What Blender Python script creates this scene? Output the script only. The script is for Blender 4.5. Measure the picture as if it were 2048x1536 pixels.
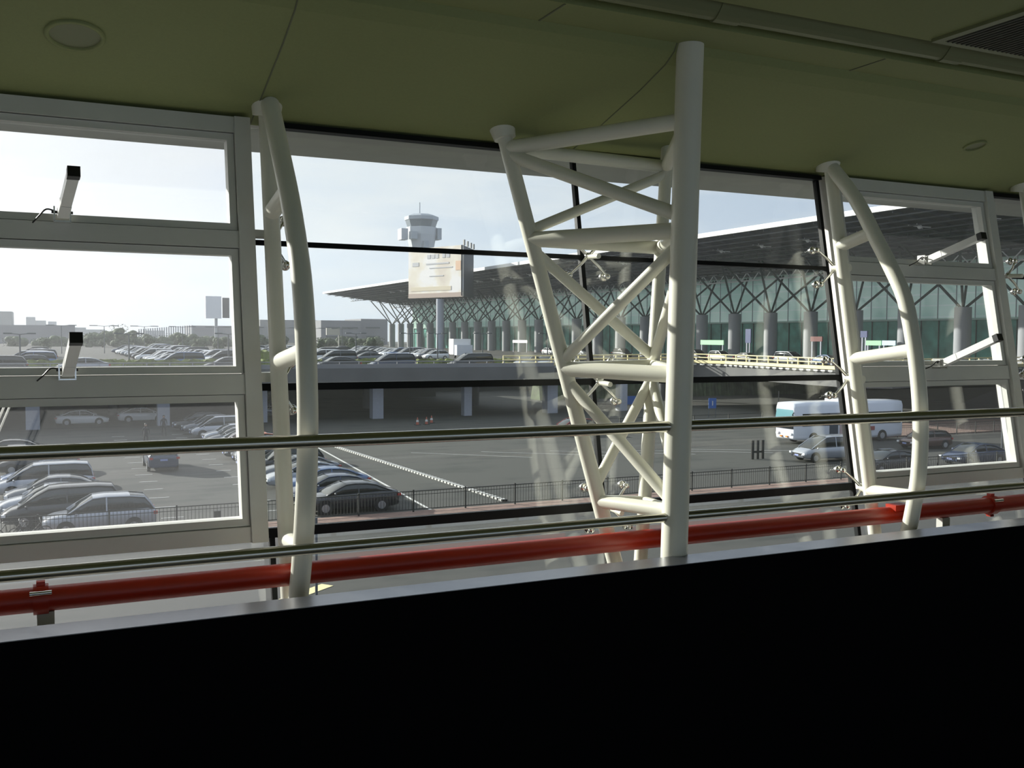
import bpy, math, random
from mathutils import Vector, Matrix
random.seed(7)
for o in list(bpy.data.objects): bpy.data.objects.remove(o, do_unlink=True)
SC = bpy.context.scene; COL = SC.collection

# ---------------------------------------------------------------- camera
F, CX, CY = 1950.0, 1024.0, 768.0            # focal length and centre in pixels of the 2048x1536 frame
EYE = 1.6
def _n(v): return Vector(v).normalized()
_vx = _n((5143-CX, 696-CY, F)); _h = _n((0-CX, 668-CY, F))
_up = _vx.cross(_h).normalized()
if _up.y > 0: _up = -_up
_yy = _up.cross(_vx)
if _yy.z < 0: _yy = -_yy
def ray(x, y):
    v = Vector((x-CX, y-CY, F)); return Vector((v.dot(_vx), v.dot(_yy), v.dot(_up)))
EV = Vector((0, 0, EYE))
def atX(x, y, c): v = ray(x, y); return v*(c/v.x)+EV
def atY(x, y, c): v = ray(x, y); return v*(c/v.y)+EV
def atZ(x, y, c): v = ray(x, y); return v*((c-EYE)/v.z)+EV
TL = 0.195                                    # lean of the glass front
def fy(z, off=0): return 5.83+off+TL*(z-1.55)
def fac(x, y, off=0):
    v = ray(x, y); t = (5.83+off+TL*(EYE-1.55))/(v.y-TL*v.z); return v*t+EV
cd = bpy.data.cameras.new('camera'); cam = bpy.data.objects.new('camera', cd); COL.objects.link(cam)
cd.sensor_width = 36; cd.lens = F/2048*36; cd.clip_start = 0.05; cd.clip_end = 5000
_r = Vector((_vx.x, _yy.x, _up.x)); _u = -Vector((_vx.y, _yy.y, _up.y)); _f = Vector((_vx.z, _yy.z, _up.z))
cam.matrix_world = Matrix(((_r.x, _u.x, -_f.x, 0), (_r.y, _u.y, -_f.y, 0), (_r.z, _u.z, -_f.z, EYE), (0, 0, 0, 1)))
SC.camera = cam
SC.view_settings.view_transform = 'Standard'; SC.view_settings.look = 'None'
SC.view_settings.exposure = 0.0; SC.view_settings.gamma = 1.0; SC.view_settings.use_curve_mapping = False

# ---------------------------------------------------------------- sun and sky
AZ, EL = math.radians(35), math.radians(19.4)
SUN = Vector((-math.sin(AZ)*math.cos(EL), math.cos(AZ)*math.cos(EL), math.sin(EL)))
sd = bpy.data.lights.new('sun', 'SUN'); sun = bpy.data.objects.new('sun', sd); COL.objects.link(sun)
sd.energy = 8.8; sd.angle = math.radians(0.6); sd.color = (1.0, 0.96, 0.88)
sun.rotation_euler = SUN.to_track_quat('Z', 'Y').to_euler(); sun.location = (-20, 30, 40)
W = bpy.data.worlds.new('sky'); SC.world = W; W.use_nodes = True
nt = W.node_tree; nt.nodes.clear(); N = nt.nodes.new; Lk = nt.links.new
wo = N('ShaderNodeOutputWorld'); bg = N('ShaderNodeBackground'); tc = N('ShaderNodeTexCoord')
dp = N('ShaderNodeVectorMath'); dp.operation = 'DOT_PRODUCT'; dp.inputs[1].default_value = SUN
Lk(tc.outputs['Generated'], dp.inputs[0])
rp = N('ShaderNodeValToRGB'); Lk(dp.outputs['Value'], rp.inputs[0])
e = rp.color_ramp.elements; e[0].position = 0.0; e[0].color = (0.42, 0.52, 0.70, 1); e[1].position = 1.0; e[1].color = (1.6, 1.55, 1.45, 1)
for p_, c_ in ((0.45, (0.58, 0.68, 0.82, 1)), (0.62, (0.70, 0.79, 0.92, 1)), (0.78, (0.92, 0.96, 1.02, 1))):
    q = rp.color_ramp.elements.new(p_); q.color = c_
mp = N('ShaderNodeMapping'); mp.inputs['Scale'].default_value = (2.2, 2.2, 9); Lk(tc.outputs['Generated'], mp.inputs[0])
ns = N('ShaderNodeTexNoise'); ns.inputs['Scale'].default_value = 2.2; ns.inputs['Detail'].default_value = 7; Lk(mp.outputs[0], ns.inputs['Vector'])
cr = N('ShaderNodeValToRGB'); cr.color_ramp.elements[0].position = 0.42; cr.color_ramp.elements[1].position = 0.68; Lk(ns.outputs[0], cr.inputs[0])
cm = N('ShaderNodeMath'); cm.operation = 'MULTIPLY'; cm.inputs[1].default_value = 0.6; Lk(cr.outputs[0], cm.inputs[0])
mx = N('ShaderNodeMix'); mx.data_type = 'RGBA'; mx.inputs[7].default_value = (0.95, 0.96, 0.97, 1); Lk(cm.outputs[0], mx.inputs[0]); Lk(rp.outputs[0], mx.inputs[6])
Lk(mx.outputs[2], bg.inputs[0]); bg.inputs[1].default_value = 1.03; Lk(bg.outputs[0], wo.inputs[0])

# ---------------------------------------------------------------- materials
MATS = {}
def mat(name, col, rough=0.6, metal=0.0, var=0.0, scale=5.0, spec=0.5, bump=0.0, coat=0.0):
    if name in MATS: return MATS[name]
    m = bpy.data.materials.new(name); m.use_nodes = True; t = m.node_tree; b = t.nodes['Principled BSDF']
    b.inputs['Base Color'].default_value = (*col, 1); b.inputs['Roughness'].default_value = rough
    b.inputs['Metallic'].default_value = metal; b.inputs['Specular IOR Level'].default_value = spec
    b.inputs['Coat Weight'].default_value = coat
    if var or bump:
        c = t.nodes.new('ShaderNodeTexCoord'); n = t.nodes.new('ShaderNodeTexNoise'); n.inputs['Scale'].default_value = scale
        n.inputs['Detail'].default_value = 6; t.links.new(c.outputs['Object'], n.inputs['Vector'])
        if var:
            r = t.nodes.new('ShaderNodeValToRGB'); r.color_ramp.elements[0].position = 0.3; r.color_ramp.elements[1].position = 0.7
            r.color_ramp.elements[0].color = (*[k*(1-var) for k in col], 1); r.color_ramp.elements[1].color = (*[min(1, k*(1+var)) for k in col], 1)
            t.links.new(n.outputs[0], r.inputs[0]); t.links.new(r.outputs[0], b.inputs['Base Color'])
        if bump:
            bp = t.nodes.new('ShaderNodeBump'); bp.inputs['Strength'].default_value = bump; t.links.new(n.outputs[0], bp.inputs['Height']); t.links.new(bp.outputs[0], b.inputs['Normal'])
    MATS[name] = m; return m
def glass(name, tint, base=0.045, dust=0.0, gcol=(1, 1, 1)):
    m = bpy.data.materials.new(name); m.use_nodes = True; t = m.node_tree; t.nodes.clear(); n = t.nodes.new; l = t.links.new
    out = n('ShaderNodeOutputMaterial'); tr = n('ShaderNodeBsdfTransparent'); tr.inputs[0].default_value = (*tint, 1)
    gl = n('ShaderNodeBsdfGlossy'); gl.inputs[0].default_value = (*gcol, 1); gl.inputs['Roughness'].default_value = 0.0
    lw = n('ShaderNodeLayerWeight'); p = n('ShaderNodeMath'); p.operation = 'POWER'; p.inputs[1].default_value = 5; l(lw.outputs['Facing'], p.inputs[0])
    ma = n('ShaderNodeMath'); ma.operation = 'MULTIPLY_ADD'; ma.inputs[1].default_value = 1-base; ma.inputs[2].default_value = base; l(p.outputs[0], ma.inputs[0])
    mx = n('ShaderNodeMixShader'); l(ma.outputs[0], mx.inputs[0]); l(tr.outputs[0], mx.inputs[1]); l(gl.outputs[0], mx.inputs[2]); last = mx
    if dust:
        tl = n('ShaderNodeBsdfTranslucent'); tl.inputs[0].default_value = (0.9, 0.92, 0.95, 1)
        m2 = n('ShaderNodeMixShader'); m2.inputs[0].default_value = dust; l(last.outputs[0], m2.inputs[1]); l(tl.outputs[0], m2.inputs[2]); last = m2
    l(last.outputs[0], out.inputs[0]); MATS[name] = m; return m
M_white = mat('white_paint', (0.80, 0.79, 0.69), 0.35, var=0.03, scale=3)
M_alu = mat('grey_window_frame_paint', (0.66, 0.66, 0.62), 0.45, var=0.03)
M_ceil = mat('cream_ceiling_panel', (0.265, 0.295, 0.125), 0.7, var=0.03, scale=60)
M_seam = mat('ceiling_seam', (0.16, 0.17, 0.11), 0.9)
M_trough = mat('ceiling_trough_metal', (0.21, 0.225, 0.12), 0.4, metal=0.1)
M_black = mat('black_parapet_laminate', (0.006, 0.006, 0.007), 0.9, spec=0.0)
M_floor = mat('dark_floor_tile', (0.30, 0.30, 0.27), 0.6, var=0.1, spec=0.2)
M_wall = mat('inner_wall_paint', (0.50, 0.49, 0.45), 0.9)
M_sill = mat('polished_steel_sill', (0.22, 0.225, 0.25), 0.3, metal=0.9, var=0.04)
M_chrome = mat('brushed_steel', (0.50, 0.485, 0.43), 0.2, metal=1.0)
M_steel = mat('spider_steel', (0.75, 0.74, 0.70), 0.18, metal=1.0)
M_red = mat('red_pipe_paint', (0.40, 0.022, 0.004), 0.38, var=0.06, scale=4)
M_joint = mat('black_glazing_joint', (0.006, 0.007, 0.008), 0.5, spec=0.2)
M_grille = mat('dark_grille_slat', (0.10, 0.10, 0.08), 0.6)
M_void = mat('dark_duct', (0.01, 0.01, 0.01), 0.9, spec=0)
M_soffit = mat('grey_eave_soffit', (0.34, 0.34, 0.31), 0.6, var=0.05)
M_act = mat('white_opener_body', (0.80, 0.80, 0.78), 0.3)
M_blk = mat('black_plastic', (0.012, 0.012, 0.012), 0.4)
G_clear = glass('clear_glass', (0.955, 0.975, 0.965), 0.045, 0.0015)
G_dusty = glass('dusty_glass', (0.95, 0.965, 0.97), 0.035, 0.022)
G_right = glass('right_glass', (0.93, 0.95, 0.95), 0.05, 0.006)
M_conc = mat('concrete', (0.24, 0.24, 0.25), 0.8, var=0.08, scale=0.6)
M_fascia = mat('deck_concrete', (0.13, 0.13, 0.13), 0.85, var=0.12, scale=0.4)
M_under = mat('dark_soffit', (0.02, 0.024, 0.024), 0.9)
M_kerb = mat('yellow_kerb_paint', (0.80, 0.70, 0.38), 0.6)
M_tyre = mat('tyre_rubber', (0.012, 0.012, 0.013), 0.8)
M_rim = mat('wheel_rim', (0.45, 0.46, 0.48), 0.3, metal=0.8)
M_cglass = mat('car_window_glass', (0.015, 0.02, 0.022), 0.06, spec=0.9)
M_lampg = mat('headlight_lens', (0.75, 0.78, 0.80), 0.1, spec=0.9)
M_tail = mat('tail_light_lens', (0.40, 0.02, 0.015), 0.2)
M_plate = mat('number_plate', (0.25, 0.30, 0.55), 0.5)
M_fence = mat('black_railing_paint', (0.012, 0.014, 0.012), 0.6)
M_leaf = mat('hedge_leaves', (0.14, 0.17, 0.035), 0.8, var=0.6, scale=1.2)
M_tree = mat('tree_leaves', (0.055, 0.08, 0.035), 0.85, var=0.5, scale=0.8)
M_bark = mat('bark', (0.08, 0.06, 0.045), 0.9)
M_pole = mat('lamp_post_grey', (0.10, 0.11, 0.12), 0.5)
M_paint = mat('white_road_paint', (0.58, 0.58, 0.56), 0.7)
PAINT = {'silver': (0.38, 0.40, 0.44), 'white': (0.82, 0.83, 0.84), 'black': (0.018, 0.019, 0.024), 'grey': (0.14, 0.15, 0.17), 'blue': (0.10, 0.16, 0.30),
         'brown': (0.10, 0.055, 0.045), 'red': (0.35, 0.03, 0.025), 'orange': (0.60, 0.16, 0.07), 'darkblue': (0.03, 0.045, 0.09)}
def paint(c): return mat('car_paint_'+c, PAINT[c], 0.22, metal=0.25 if c in ('silver', 'grey', 'blue', 'brown') else 0.0, coat=0.6)

# ---------------------------------------------------------------- mesh helpers
class MB:
    def __init__(s): s.v = []; s.f = []; s.m = []; s.mats = []; s.sm = []
    def mi(s, m):
        if m not in s.mats: s.mats.append(m)
        return s.mats.index(m)
    def add(s, vs, fs, m, smooth=False):
        b = len(s.v); k = s.mi(m); s.v += [tuple(p) for p in vs]
        for f in fs: s.f.append([i+b for i in f]); s.m.append(k); s.sm.append(smooth)
    def box(s, a, b, m):
        x0, y0, z0 = a; x1, y1, z1 = b
        s.add([(x0,y0,z0),(x1,y0,z0),(x1,y1,z0),(x0,y1,z0),(x0,y0,z1),(x1,y0,z1),(x1,y1,z1),(x0,y1,z1)],
              [(3,2,1,0),(4,5,6,7),(0,1,5,4),(1,2,6,5),(2,3,7,6),(3,0,4,7)], m); return s
    def hexa(s, p, m): s.add(p, [(3,2,1,0),(4,5,6,7),(0,1,5,4),(1,2,6,5),(2,3,7,6),(3,0,4,7)], m); return s
    def prism(s, poly, axis, a, b, m, smooth=False):
        # extrude polygon (2D) along axis from a to b
        def P(u, w, t): return (t, u, w) if axis == 'x' else ((u, t, w) if axis == 'y' else (u, w, t))
        n = len(poly); vs = [P(u, w, a) for u, w in poly]+[P(u, w, b) for u, w in poly]
        s.add(vs, [list(range(n))[::-1], list(range(n, 2*n))]+[(i, (i+1) % n, n+(i+1) % n, n+i) for i in range(n)], m, smooth); return s
    def tube(s, pts, r, m, n=16, cap=True):
        pts = [Vector(p) for p in pts]; rs = r if isinstance(r, (list, tuple)) else [r]*len(pts); vs = []; prev = None
        for i, p in enumerate(pts):
            d = (pts[min(i+1, len(pts)-1)]-pts[max(i-1, 0)]).normalized()
            if prev is None: a = d.orthogonal().normalized()
            else: a = (prev-d*prev.dot(d)).normalized()
            prev = a; b = d.cross(a)
            for k in range(n): t = 2*math.pi*k/n; vs.append(p+(a*math.cos(t)+b*math.sin(t))*rs[i])
        fs = []
        for i in range(len(pts)-1):
            for k in range(n): fs.append((i*n+k, i*n+(k+1) % n, (i+1)*n+(k+1) % n, (i+1)*n+k))
        s.add(vs, fs, m, True)
        if cap: s.add(vs[:n], [list(range(n))[::-1]], m); s.add(vs[-n:], [list(range(n))], m)
        return s
    def ball(s, c, r, m, n=14, sc=(1, 1, 1), h=8):
        vs = [];
        for i in range(h+1):
            for k in range(n):
                a = math.pi*i/h; t = 2*math.pi*k/n
                vs.append((c[0]+r*sc[0]*math.sin(a)*math.cos(t), c[1]+r*sc[1]*math.sin(a)*math.sin(t), c[2]+r*sc[2]*math.cos(a)))
        s.add(vs, [(i*n+k, (i+1)*n+k, (i+1)*n+(k+1) % n, i*n+(k+1) % n) for i in range(h) for k in range(n)], m, True); return s
    def build(s, name, parent=None, rel=False):
        me = bpy.data.meshes.new(name); me.from_pydata(s.v, [], s.f); me.update()
        for m in s.mats: me.materials.append(m)
        for p, k, q in zip(me.polygons, s.m, s.sm): p.material_index = k; p.use_smooth = q
        o = bpy.data.objects.new(name, me); COL.objects.link(o)
        if parent is not None:
            o.parent = parent
            if not rel:                # world-space vertices: undo the chain of parent locations
                q = parent; off = Vector((0, 0, 0))
                while q is not None: off += q.location; q = q.parent
                o.location = -off
        return o
def tag(o, label, cat, group=None, kind=None):
    if label: o['label'] = label
    if cat: o['category'] = cat
    if group: o['group'] = group
    if kind: o['kind'] = kind
    return o
def thing(name, label, cat, loc=(0, 0, 0), rz=0, group=None):
    o = bpy.data.objects.new(name, None); COL.objects.link(o); o.location = loc; o.rotation_euler = (0, 0, rz); o.empty_display_size = 0.1
    return tag(o, label, cat, group)
def struct(o, label=None): o['kind'] = 'structure'; return tag(o, label, None) if label else o
def copy_tree(o, parent=None):
    c = o.copy(); COL.objects.link(c)
    if parent is not None: c.parent = parent
    for ch in list(o.children): copy_tree(ch, c)
    return c
def bx(name, a, b, m, parent=None): return MB().box(a, b, m).build(name, parent)

# ================================================================ THE ROOM
X0, X1 = -7.0, 17.0
struct(bx('floor', (X0, -7, -1.95), (X1, 6.2, -1.8), M_floor))
struct(MB().box((X0, -7.2, -1.95), (X1, -7, -0.9), M_wall).box((X0, -7.2, 2.9), (X1, -7, 3.7), M_wall).build('wall_back'))
wb = thing('added_back_window', None, None, (X0, -7.1, -0.9)); wb['kind'] = 'structure'  # unseen glazing behind the camera, added to bring sky light onto the tubes
ADDED_BACK_WINDOW = wb
struct(bx('wall_left', (X0-0.2, -7.2, -1.95), (X0, 5.0, 3.7), M_wall))
struct(bx('wall_right', (X1, -7.2, -1.95), (X1+0.2, 5.0, 3.7), M_wall))
struct(bx('wall_front', (X0, 4.742, -1.8), (X1, 4.93, 0.254), M_black), 'low black parapet wall under the handrails')
struct(bx('trim_1', (X0, 4.74, 0.254), (X1, 4.94, 0.258), M_sill), 'shiny grey metal ledge on top of the black parapet')
# ceiling: sloping panel, bulkhead, upper ceiling
prof = [(6.40, 2.94), (5.9, 3.06), (5.41, 3.19), (5.12, 3.285), (5.03, 3.34), (5.0, 3.385), (4.68, 3.385), (4.68, 3.47), (4.42, 3.47), (4.42, 3.435), (-7, 3.435), (-7, 3.7), (6.40, 3.7)]
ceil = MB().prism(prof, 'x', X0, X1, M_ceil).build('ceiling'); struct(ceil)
def ceil_z(Y):
    for (a, b), (c, d) in zip(prof[:5], prof[1:6]):
        if c <= Y <= a: return b+(d-b)*(a-Y)/(a-c)
    return 3.385 if Y < 5 else 2.94
for sx, n_ in ((1.17, 1), (3.46, 2)):
    m = MB()
    for (a, b), (c, d) in zip(prof[:5], prof[1:6]):
        m.hexa([(sx, a, b-0.003), (sx+0.008, a, b-0.003), (sx+0.008, c, d-0.003), (sx, c, d-0.003), (sx, a, b+0.01), (sx+0.008, a, b+0.01), (sx+0.008, c, d+0.01), (sx, c, d+0.01)], M_seam)
    m.build('panel_seam', ceil)
for sx in (0.2, 2.52, 4.84, 7.16): bx('panel_seam', (sx, 4.69, 3.381), (sx+0.01, 4.995, 3.39), M_seam, ceil)
# rounded cable trough along the bulkhead
tr = MB(); arc = [(4.66-0.20*k/8, 3.47-0.085*math.sin(math.pi*k/8)) for k in range(9)]
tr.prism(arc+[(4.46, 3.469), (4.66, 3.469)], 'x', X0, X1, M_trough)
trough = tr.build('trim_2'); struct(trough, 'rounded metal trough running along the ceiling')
for px in (1412, 1880):
    p = atZ(px, 45 if px < 1500 else 118, 3.39)
    arc2 = [(4.665-0.21*k/8, 3.468-0.092*math.sin(math.pi*k/8)) for k in range(9)]
    MB().prism(arc2, 'x', p.x, p.x+0.17, M_trough).build('joint_sleeve', trough)
# ceiling grille
g0 = atZ(1890, 78, 3.43); gr = thing('ceiling_grille', 'dark slatted air grille in the ceiling at top right', 'grille', (g0.x, g0.y, 3.43))
gx0, gy1 = g0.x, min(g0.y, 4.36); gx1, gy0 = gx0+1.6, gy1-1.5
m = MB(); m.box((gx0-0.06, gy0-0.06, 3.415), (gx1+0.06, gy0, 3.44), M_trough).box((gx0-0.06, gy1, 3.415), (gx1+0.06, gy1+0.05, 3.44), M_trough)
m.box((gx0-0.06, gy0, 3.415), (gx0, gy1, 3.44), M_trough).box((gx1, gy0, 3.415), (gx1+0.06, gy1, 3.44), M_trough); m.build('frame', gr)
bx('duct_opening', (gx0, gy0, 3.431), (gx1, gy1, 3.434), M_void, gr)
m = MB()
for k in range(40): x = gx0+0.02+k*0.04; m.box((x, gy0, 3.412), (x+0.012, gy1, 3.430), M_grille)
m.build('slats', gr)
# round ceiling speakers
def disc_at(px, py, r, label):
    best = None
    for k in range(200):
        Y = 4.95+k*0.007; p = atY(px, py, Y); d = abs(p.z-ceil_z(Y))
        if best is None or d < best[0]: best = (d, p, Y)
    p = best[1]; Y = best[2]; sl = (ceil_z(Y-0.05)-ceil_z(Y+0.05))/0.1; ang = math.atan(sl)
    t = thing('ceiling_speaker', label, 'ceiling speaker', (p.x, p.y, ceil_z(Y)), 0, 'round speakers in the ceiling'); t.rotation_euler = (-ang, 0, 0)
    m = MB(); n = 36; vs = []
    for rr, zz in ((r, 0.004), (r, -0.012), (r*0.86, -0.014), (r*0.84, -0.002)): vs += [(rr*math.cos(2*math.pi*k/n), rr*math.sin(2*math.pi*k/n), zz) for k in range(n)]
    m.add(vs, [(i*n+k, i*n+(k+1) % n, (i+1)*n+(k+1) % n, (i+1)*n+k) for i in range(3) for k in range(n)], M_ceil, True); m.build('rim', t, True)
    m = MB(); m.add([(r*0.85*math.cos(2*math.pi*k/n), r*0.85*math.sin(2*math.pi*k/n), -0.003) for k in range(n)], [list(range(n))[::-1]], M_trough); m.build('speaker_mesh', t, True)
disc_at(150, 70, 0.145, 'round flush ceiling speaker at the upper left of the sloping ceiling')
disc_at(1950, 291, 0.09, 'small round ceiling speaker above the right framed windows')
# eave outside
struct(MB().prism([(6.40, 2.945), (7.25, 2.925), (7.25, 3.25), (6.40, 3.7)], 'x', X0, X1, M_soffit).build('trim_3'), 'grey soffit of the eave outside the glass')

# ================================================================ GLASS FRONT
def slab(z0, z1, xa, xb, o0, o1, m, mb=None):
    """bar lying in the leaning plane of the glass front"""
    mb = mb or MB()
    return mb.hexa([(xa, fy(z0, o0), z0), (xb, fy(z0, o0), z0), (xb, fy(z0, o1), z0), (xa, fy(z0, o1), z0),
                    (xa, fy(z1, o0), z1), (xb, fy(z1, o0), z1), (xb, fy(z1, o1), z1), (xa, fy(z1, o1), z1)], m)
ZT, ZB = 2.94, -1.0
JX = (1.242, 3.49, 5.81); BZ = (2.178, 1.285, 0.418)
def bays(name, xa, xm, xb, g):
    w = thing(name, None, None, (xa, 6.0, -1.0)); w['kind'] = 'structure'
    zs = (ZB,)+BZ[::-1]+(ZT,)
    for a, b in ((xa, xm), (xm, xb)):
        for z0, z1 in zip(zs[:-1], zs[1:]): slab(z0+0.01, z1-0.01, a+0.01, b-0.01, 0.246, 0.256, g).build('pane', w)
    for z, h in zip(BZ, (0.016, 0.022, 0.028)): slab(z-h, z+h, xa, xb, 0.235, 0.275, M_joint).build('glazing_joint', w)
    for x in (xa, xm, xb): slab(ZB, ZT, x-0.016, x+0.016, 0.235, 0.275, M_joint).build('glazing_joint', w)
    slab(ZT-0.025, ZT+0.01, xa, xb, 0.18, 0.27, M_joint).build('head_channel', w)
    if name == 'window_2':
        for z0, z1 in ((2.205, 2.25), (1.318, 1.375)): slab(z0, z1, 1.146, xa, 0.16, 0.28, M_alu).build('connecting_rail', w)
        for z, h in zip(BZ, (0.016, 0.022, 0.028)): slab(z-h, z+h, 1.146, xa, 0.235, 0.275, M_joint).build('glazing_joint', w)
        slab(0.45, ZT-0.03, 1.146, xa-0.02, 0.246, 0.256, g).build('pane', w)
        # lower joint beside the outer chord
    if name == 'window_2': slab(ZB, 0.40, 1.17, 1.202, 0.235, 0.275, M_joint).build('glazing_joint', w)
    return w
w2 = bays('window_2', JX[0], JX[1], JX[2], G_clear); w2['label'] = 'frameless glass bay between the two bowed trusses'
def framed(name, xa, xb, g, label):
    w = thing(name, None, None, (xa, 6.0, -1.0)); w['kind'] = 'structure'; w['label'] = label
    for x0_, x1_ in ((xa, xa+0.095), (xb-0.095, xb)): slab(0.39, ZT+0.01, x0_, x1_, 0.13, 0.30, M_alu).build('mullion', w)
    for z0, z1 in ((2.13, 2.235), (1.25, 1.368), (0.39, 0.478)): slab(z0, z1, xa+0.095, xb-0.095, 0.15, 0.30, M_alu).build('transom', w)
    slab(ZT-0.09, ZT+0.01, xa+0.095, xb-0.095, 0.15, 0.30, M_alu).build('head_rail', w)
    slab(ZB, 0.385, xa+0.01, xb-0.01, 0.246, 0.256, g).build('pane', w)
    for z0, z1 in ((2.24, ZT-0.095), (1.373, 2.125), (0.483, 1.245)):
        fr = MB(); t = 0.042; a, b = xa+0.098, xb-0.098
        slab(z0, z0+t, a, b, 0.17, 0.27, M_alu, fr); slab(z1-t, z1, a, b, 0.17, 0.27, M_alu, fr)
        slab(z0+t, z1-t, a, a+t, 0.17, 0.27, M_alu, fr); slab(z0+t, z1-t, b-t, b, 0.17, 0.27, M_alu, fr)
        f = fr.build('sash', w); slab(z0+t, z1-t, a+t, b-t, 0.215, 0.225, g).build('pane', f)
    return w
framed('window_1', -0.95, 1.145, G_dusty, 'framed opening windows left of the left bowed truss')
framed('window_3', 5.86, 7.80, G_right, 'framed opening windows right of the right bowed truss')
bays('window_4', 7.86, 10.15, 12.45, G_right)['label'] = 'frameless glass bay at the right edge'
framed('window_5', 12.5, 14.5, G_right, 'framed windows beyond the right edge')
bays('window_6', -5.6, -3.3, -1.0, G_dusty)['label'] = 'frameless glass bay beyond the left edge'
struct(MB().prism([(5.35, -1.0), (5.9, -1.0), (5.9, -0.95), (5.35, -0.95)], 'x', X0, X1, M_conc).build('trim_4'))

for k in range(13):
    bx('mullion', (X0+k*2-0.04, -7.16, -0.9), (X0+k*2+0.04, -7.04, 2.9), M_alu, ADDED_BACK_WINDOW)
    if k < 12: bx('pane', (X0+k*2+0.04, -7.105, -0.9), (X0+k*2+1.96, -7.095, 2.9), G_clear, ADDED_BACK_WINDOW)
# ---- spider fittings at the crossings of the joints
def spider(jx, z, sides, label, long_=0.20, br=0.02):
    hub = Vector((jx, fy(z, 0.15), z)); t = thing('spider_fitting', label, 'glass fitting', hub, 0, 'steel spider fittings holding the glass')
    MB().tube([hub+Vector((0, -long_, -0.01)), hub+Vector((0, 0.015, 0))], br, M_white).build('bracket', t)
    h = MB().ball(hub, 0.028, M_steel); h.build('hub', t)
    for sx in sides:
        for sz in (-1, 1):
            zz = z+sz*0.14; e = Vector((jx+sx*(0.155 if jx > 2 else 0.095), fy(zz, 0.17), zz)); a = MB()
            a.tube([hub, (hub+e)/2+Vector((0, -0.012, 0)), e], [0.013, 0.011, 0.009], M_steel, 10).build('arm', t)
            b = MB(); b.ball(e, 0.024, M_steel); b.tube([e, e+Vector((0, 0.03, 0))], 0.008, M_steel, 8); b.ball(e+Vector((0, 0.05, 0)), 0.034, M_steel, sc=(1, 0.6, 1)); b.tube([e+Vector((0, 0.05, 0)), e+Vector((0, 0.078, 0))], 0.024, M_steel, 14)
            b.build('glass_bolt', t)
lv = ('upper', 'middle', 'lower')
for j, (jx, sides, nm) in enumerate(((JX[0], (1,), 'behind the left bowed truss'), (JX[1], (-1, 1), 'behind the central lattice truss'), (JX[2], (-1,), 'beside the right bowed truss'), (7.86, (1,), 'at the right edge of the view'))):
    for z, l in zip(BZ, lv): spider(jx, z, sides, 'polished steel spider glass fitting %s, the %s one' % (nm, l), 0.15, 0.034 if j == 2 else 0.018)

# ---- bowed trusses
def resamp(pts, n=28):
    P = [Vector(p) for p in pts]; out = []
    for i in range(len(P)-1):
        p0 = P[max(i-1, 0)]; p1 = P[i]; p2 = P[i+1]; p3 = P[min(i+2, len(P)-1)]; k = max(2, n//(len(P)-1)+1)
        for j in range(k):
            t = j/k; out.append(0.5*((2*p1)+(-p0+p2)*t+(2*p0-5*p1+4*p2-p3)*t*t+(-p0+3*p1-3*p2+p3)*t*t*t))
    out.append(P[-1]); return out
INNER = [(6.11, 3.00), (5.82, 2.69), (5.60, 2.36), (5.44, 2.12), (5.31, 1.89), (5.225, 1.59), (5.165, 1.27), (5.135, 0.94), (5.145, 0.60), (5.18, 0.38), (5.24, 0.10), (5.5, -1.0)]
INNERL = [(6.04, 3.00), (5.77, 2.68), (5.51, 2.36), (5.32, 2.06), (5.22, 1.84), (5.15, 1.52), (5.12, 1.18), (5.14, 0.9), (5.18, 0.70), (5.23, 0.50), (5.29, 0.31), (5.38, 0.08), (5.75, -1.0)]
def oy(z): return fy(z, 0.0)
def bow(X, label, inner=INNER, dy=0.0):
    t = thing('bowed_truss', label, 'truss', (X, 5.6, -1.0), 0, 'bowed white tube trusses')
    zt = 3.02
    MB().tube([(X, oy(zt)+dy, zt), (X, oy(-1)+dy, -1.0)], 0.050, M_white, 22).build('outer_chord', t)
    ip = resamp([(X, y, z) for y, z in inner]); MB().tube(ip, 0.056, M_white, 24).build('inner_chord', t)
    MB().tube([(X, 6.13, 3.06), (X, 6.15, 2.95)], [0.10, 0.085], M_white, 24).build('head_plate', t)
    def iy(z):
        for a, b in zip(ip[:-1], ip[1:]):
            if b.z <= z <= a.z: return a.y+(b.y-a.y)*(a.z-z)/(a.z-b.z)
        return 5.2
    for zo, zi in ((2.34, 2.42), (1.44, 1.52), (0.42, 0.44), (-0.5, -0.5)):
        MB().tube([(X, oy(zo)+dy, zo), (X, iy(zi), zi)], 0.050, M_white, 20).build('strut', t)
    return t
bow(1.23, 'white bowed tube truss left of centre, beside the left framed windows', INNERL, 0.04)
bow(5.74, 'white bowed tube truss right of centre, beside the right framed windows')
bow(8.06, 'white bowed tube truss cut off by the right edge')
bow(-1.15, 'white bowed tube truss beyond the left edge')

# ---- central V truss with round column
t = thing('lattice_truss', 'tall white lattice truss with a thick round column and two legs', 'truss', (3.52, 5.0, -1.0))
def fl(x, y): return fac(x, y)
CXm, CY0 = 3.525, 5.0
def colp(z): return Vector((CXm+(z-1.7)*0.022, CY0, z))
MB().tube([colp(-1.0), colp(3.40)], 0.083, M_white, 32).build('column', t)
def line(a, b, z): k = (z-a.z)/(b.z-a.z); return a+(b-a)*k
L0, L1 = fl(1012, 285), fl(1230, 1125); R0, R1 = fl(1333, 325), fl(1281, 1125)
def legl(z): return line(L0, L1, z)
def legr(z): return line(R0, R1, z)
MB().tube([legl(3.02), legl(-1.0)], 0.052, M_white, 24).build('leg', t)
MB().tube([legr(3.02), legr(-1.0)], 0.046, M_white, 24).build('leg', t)
MB().tube([legl(3.03), legl(2.95)], [0.09, 0.075], M_white, 24).build('head_plate', t)
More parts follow.
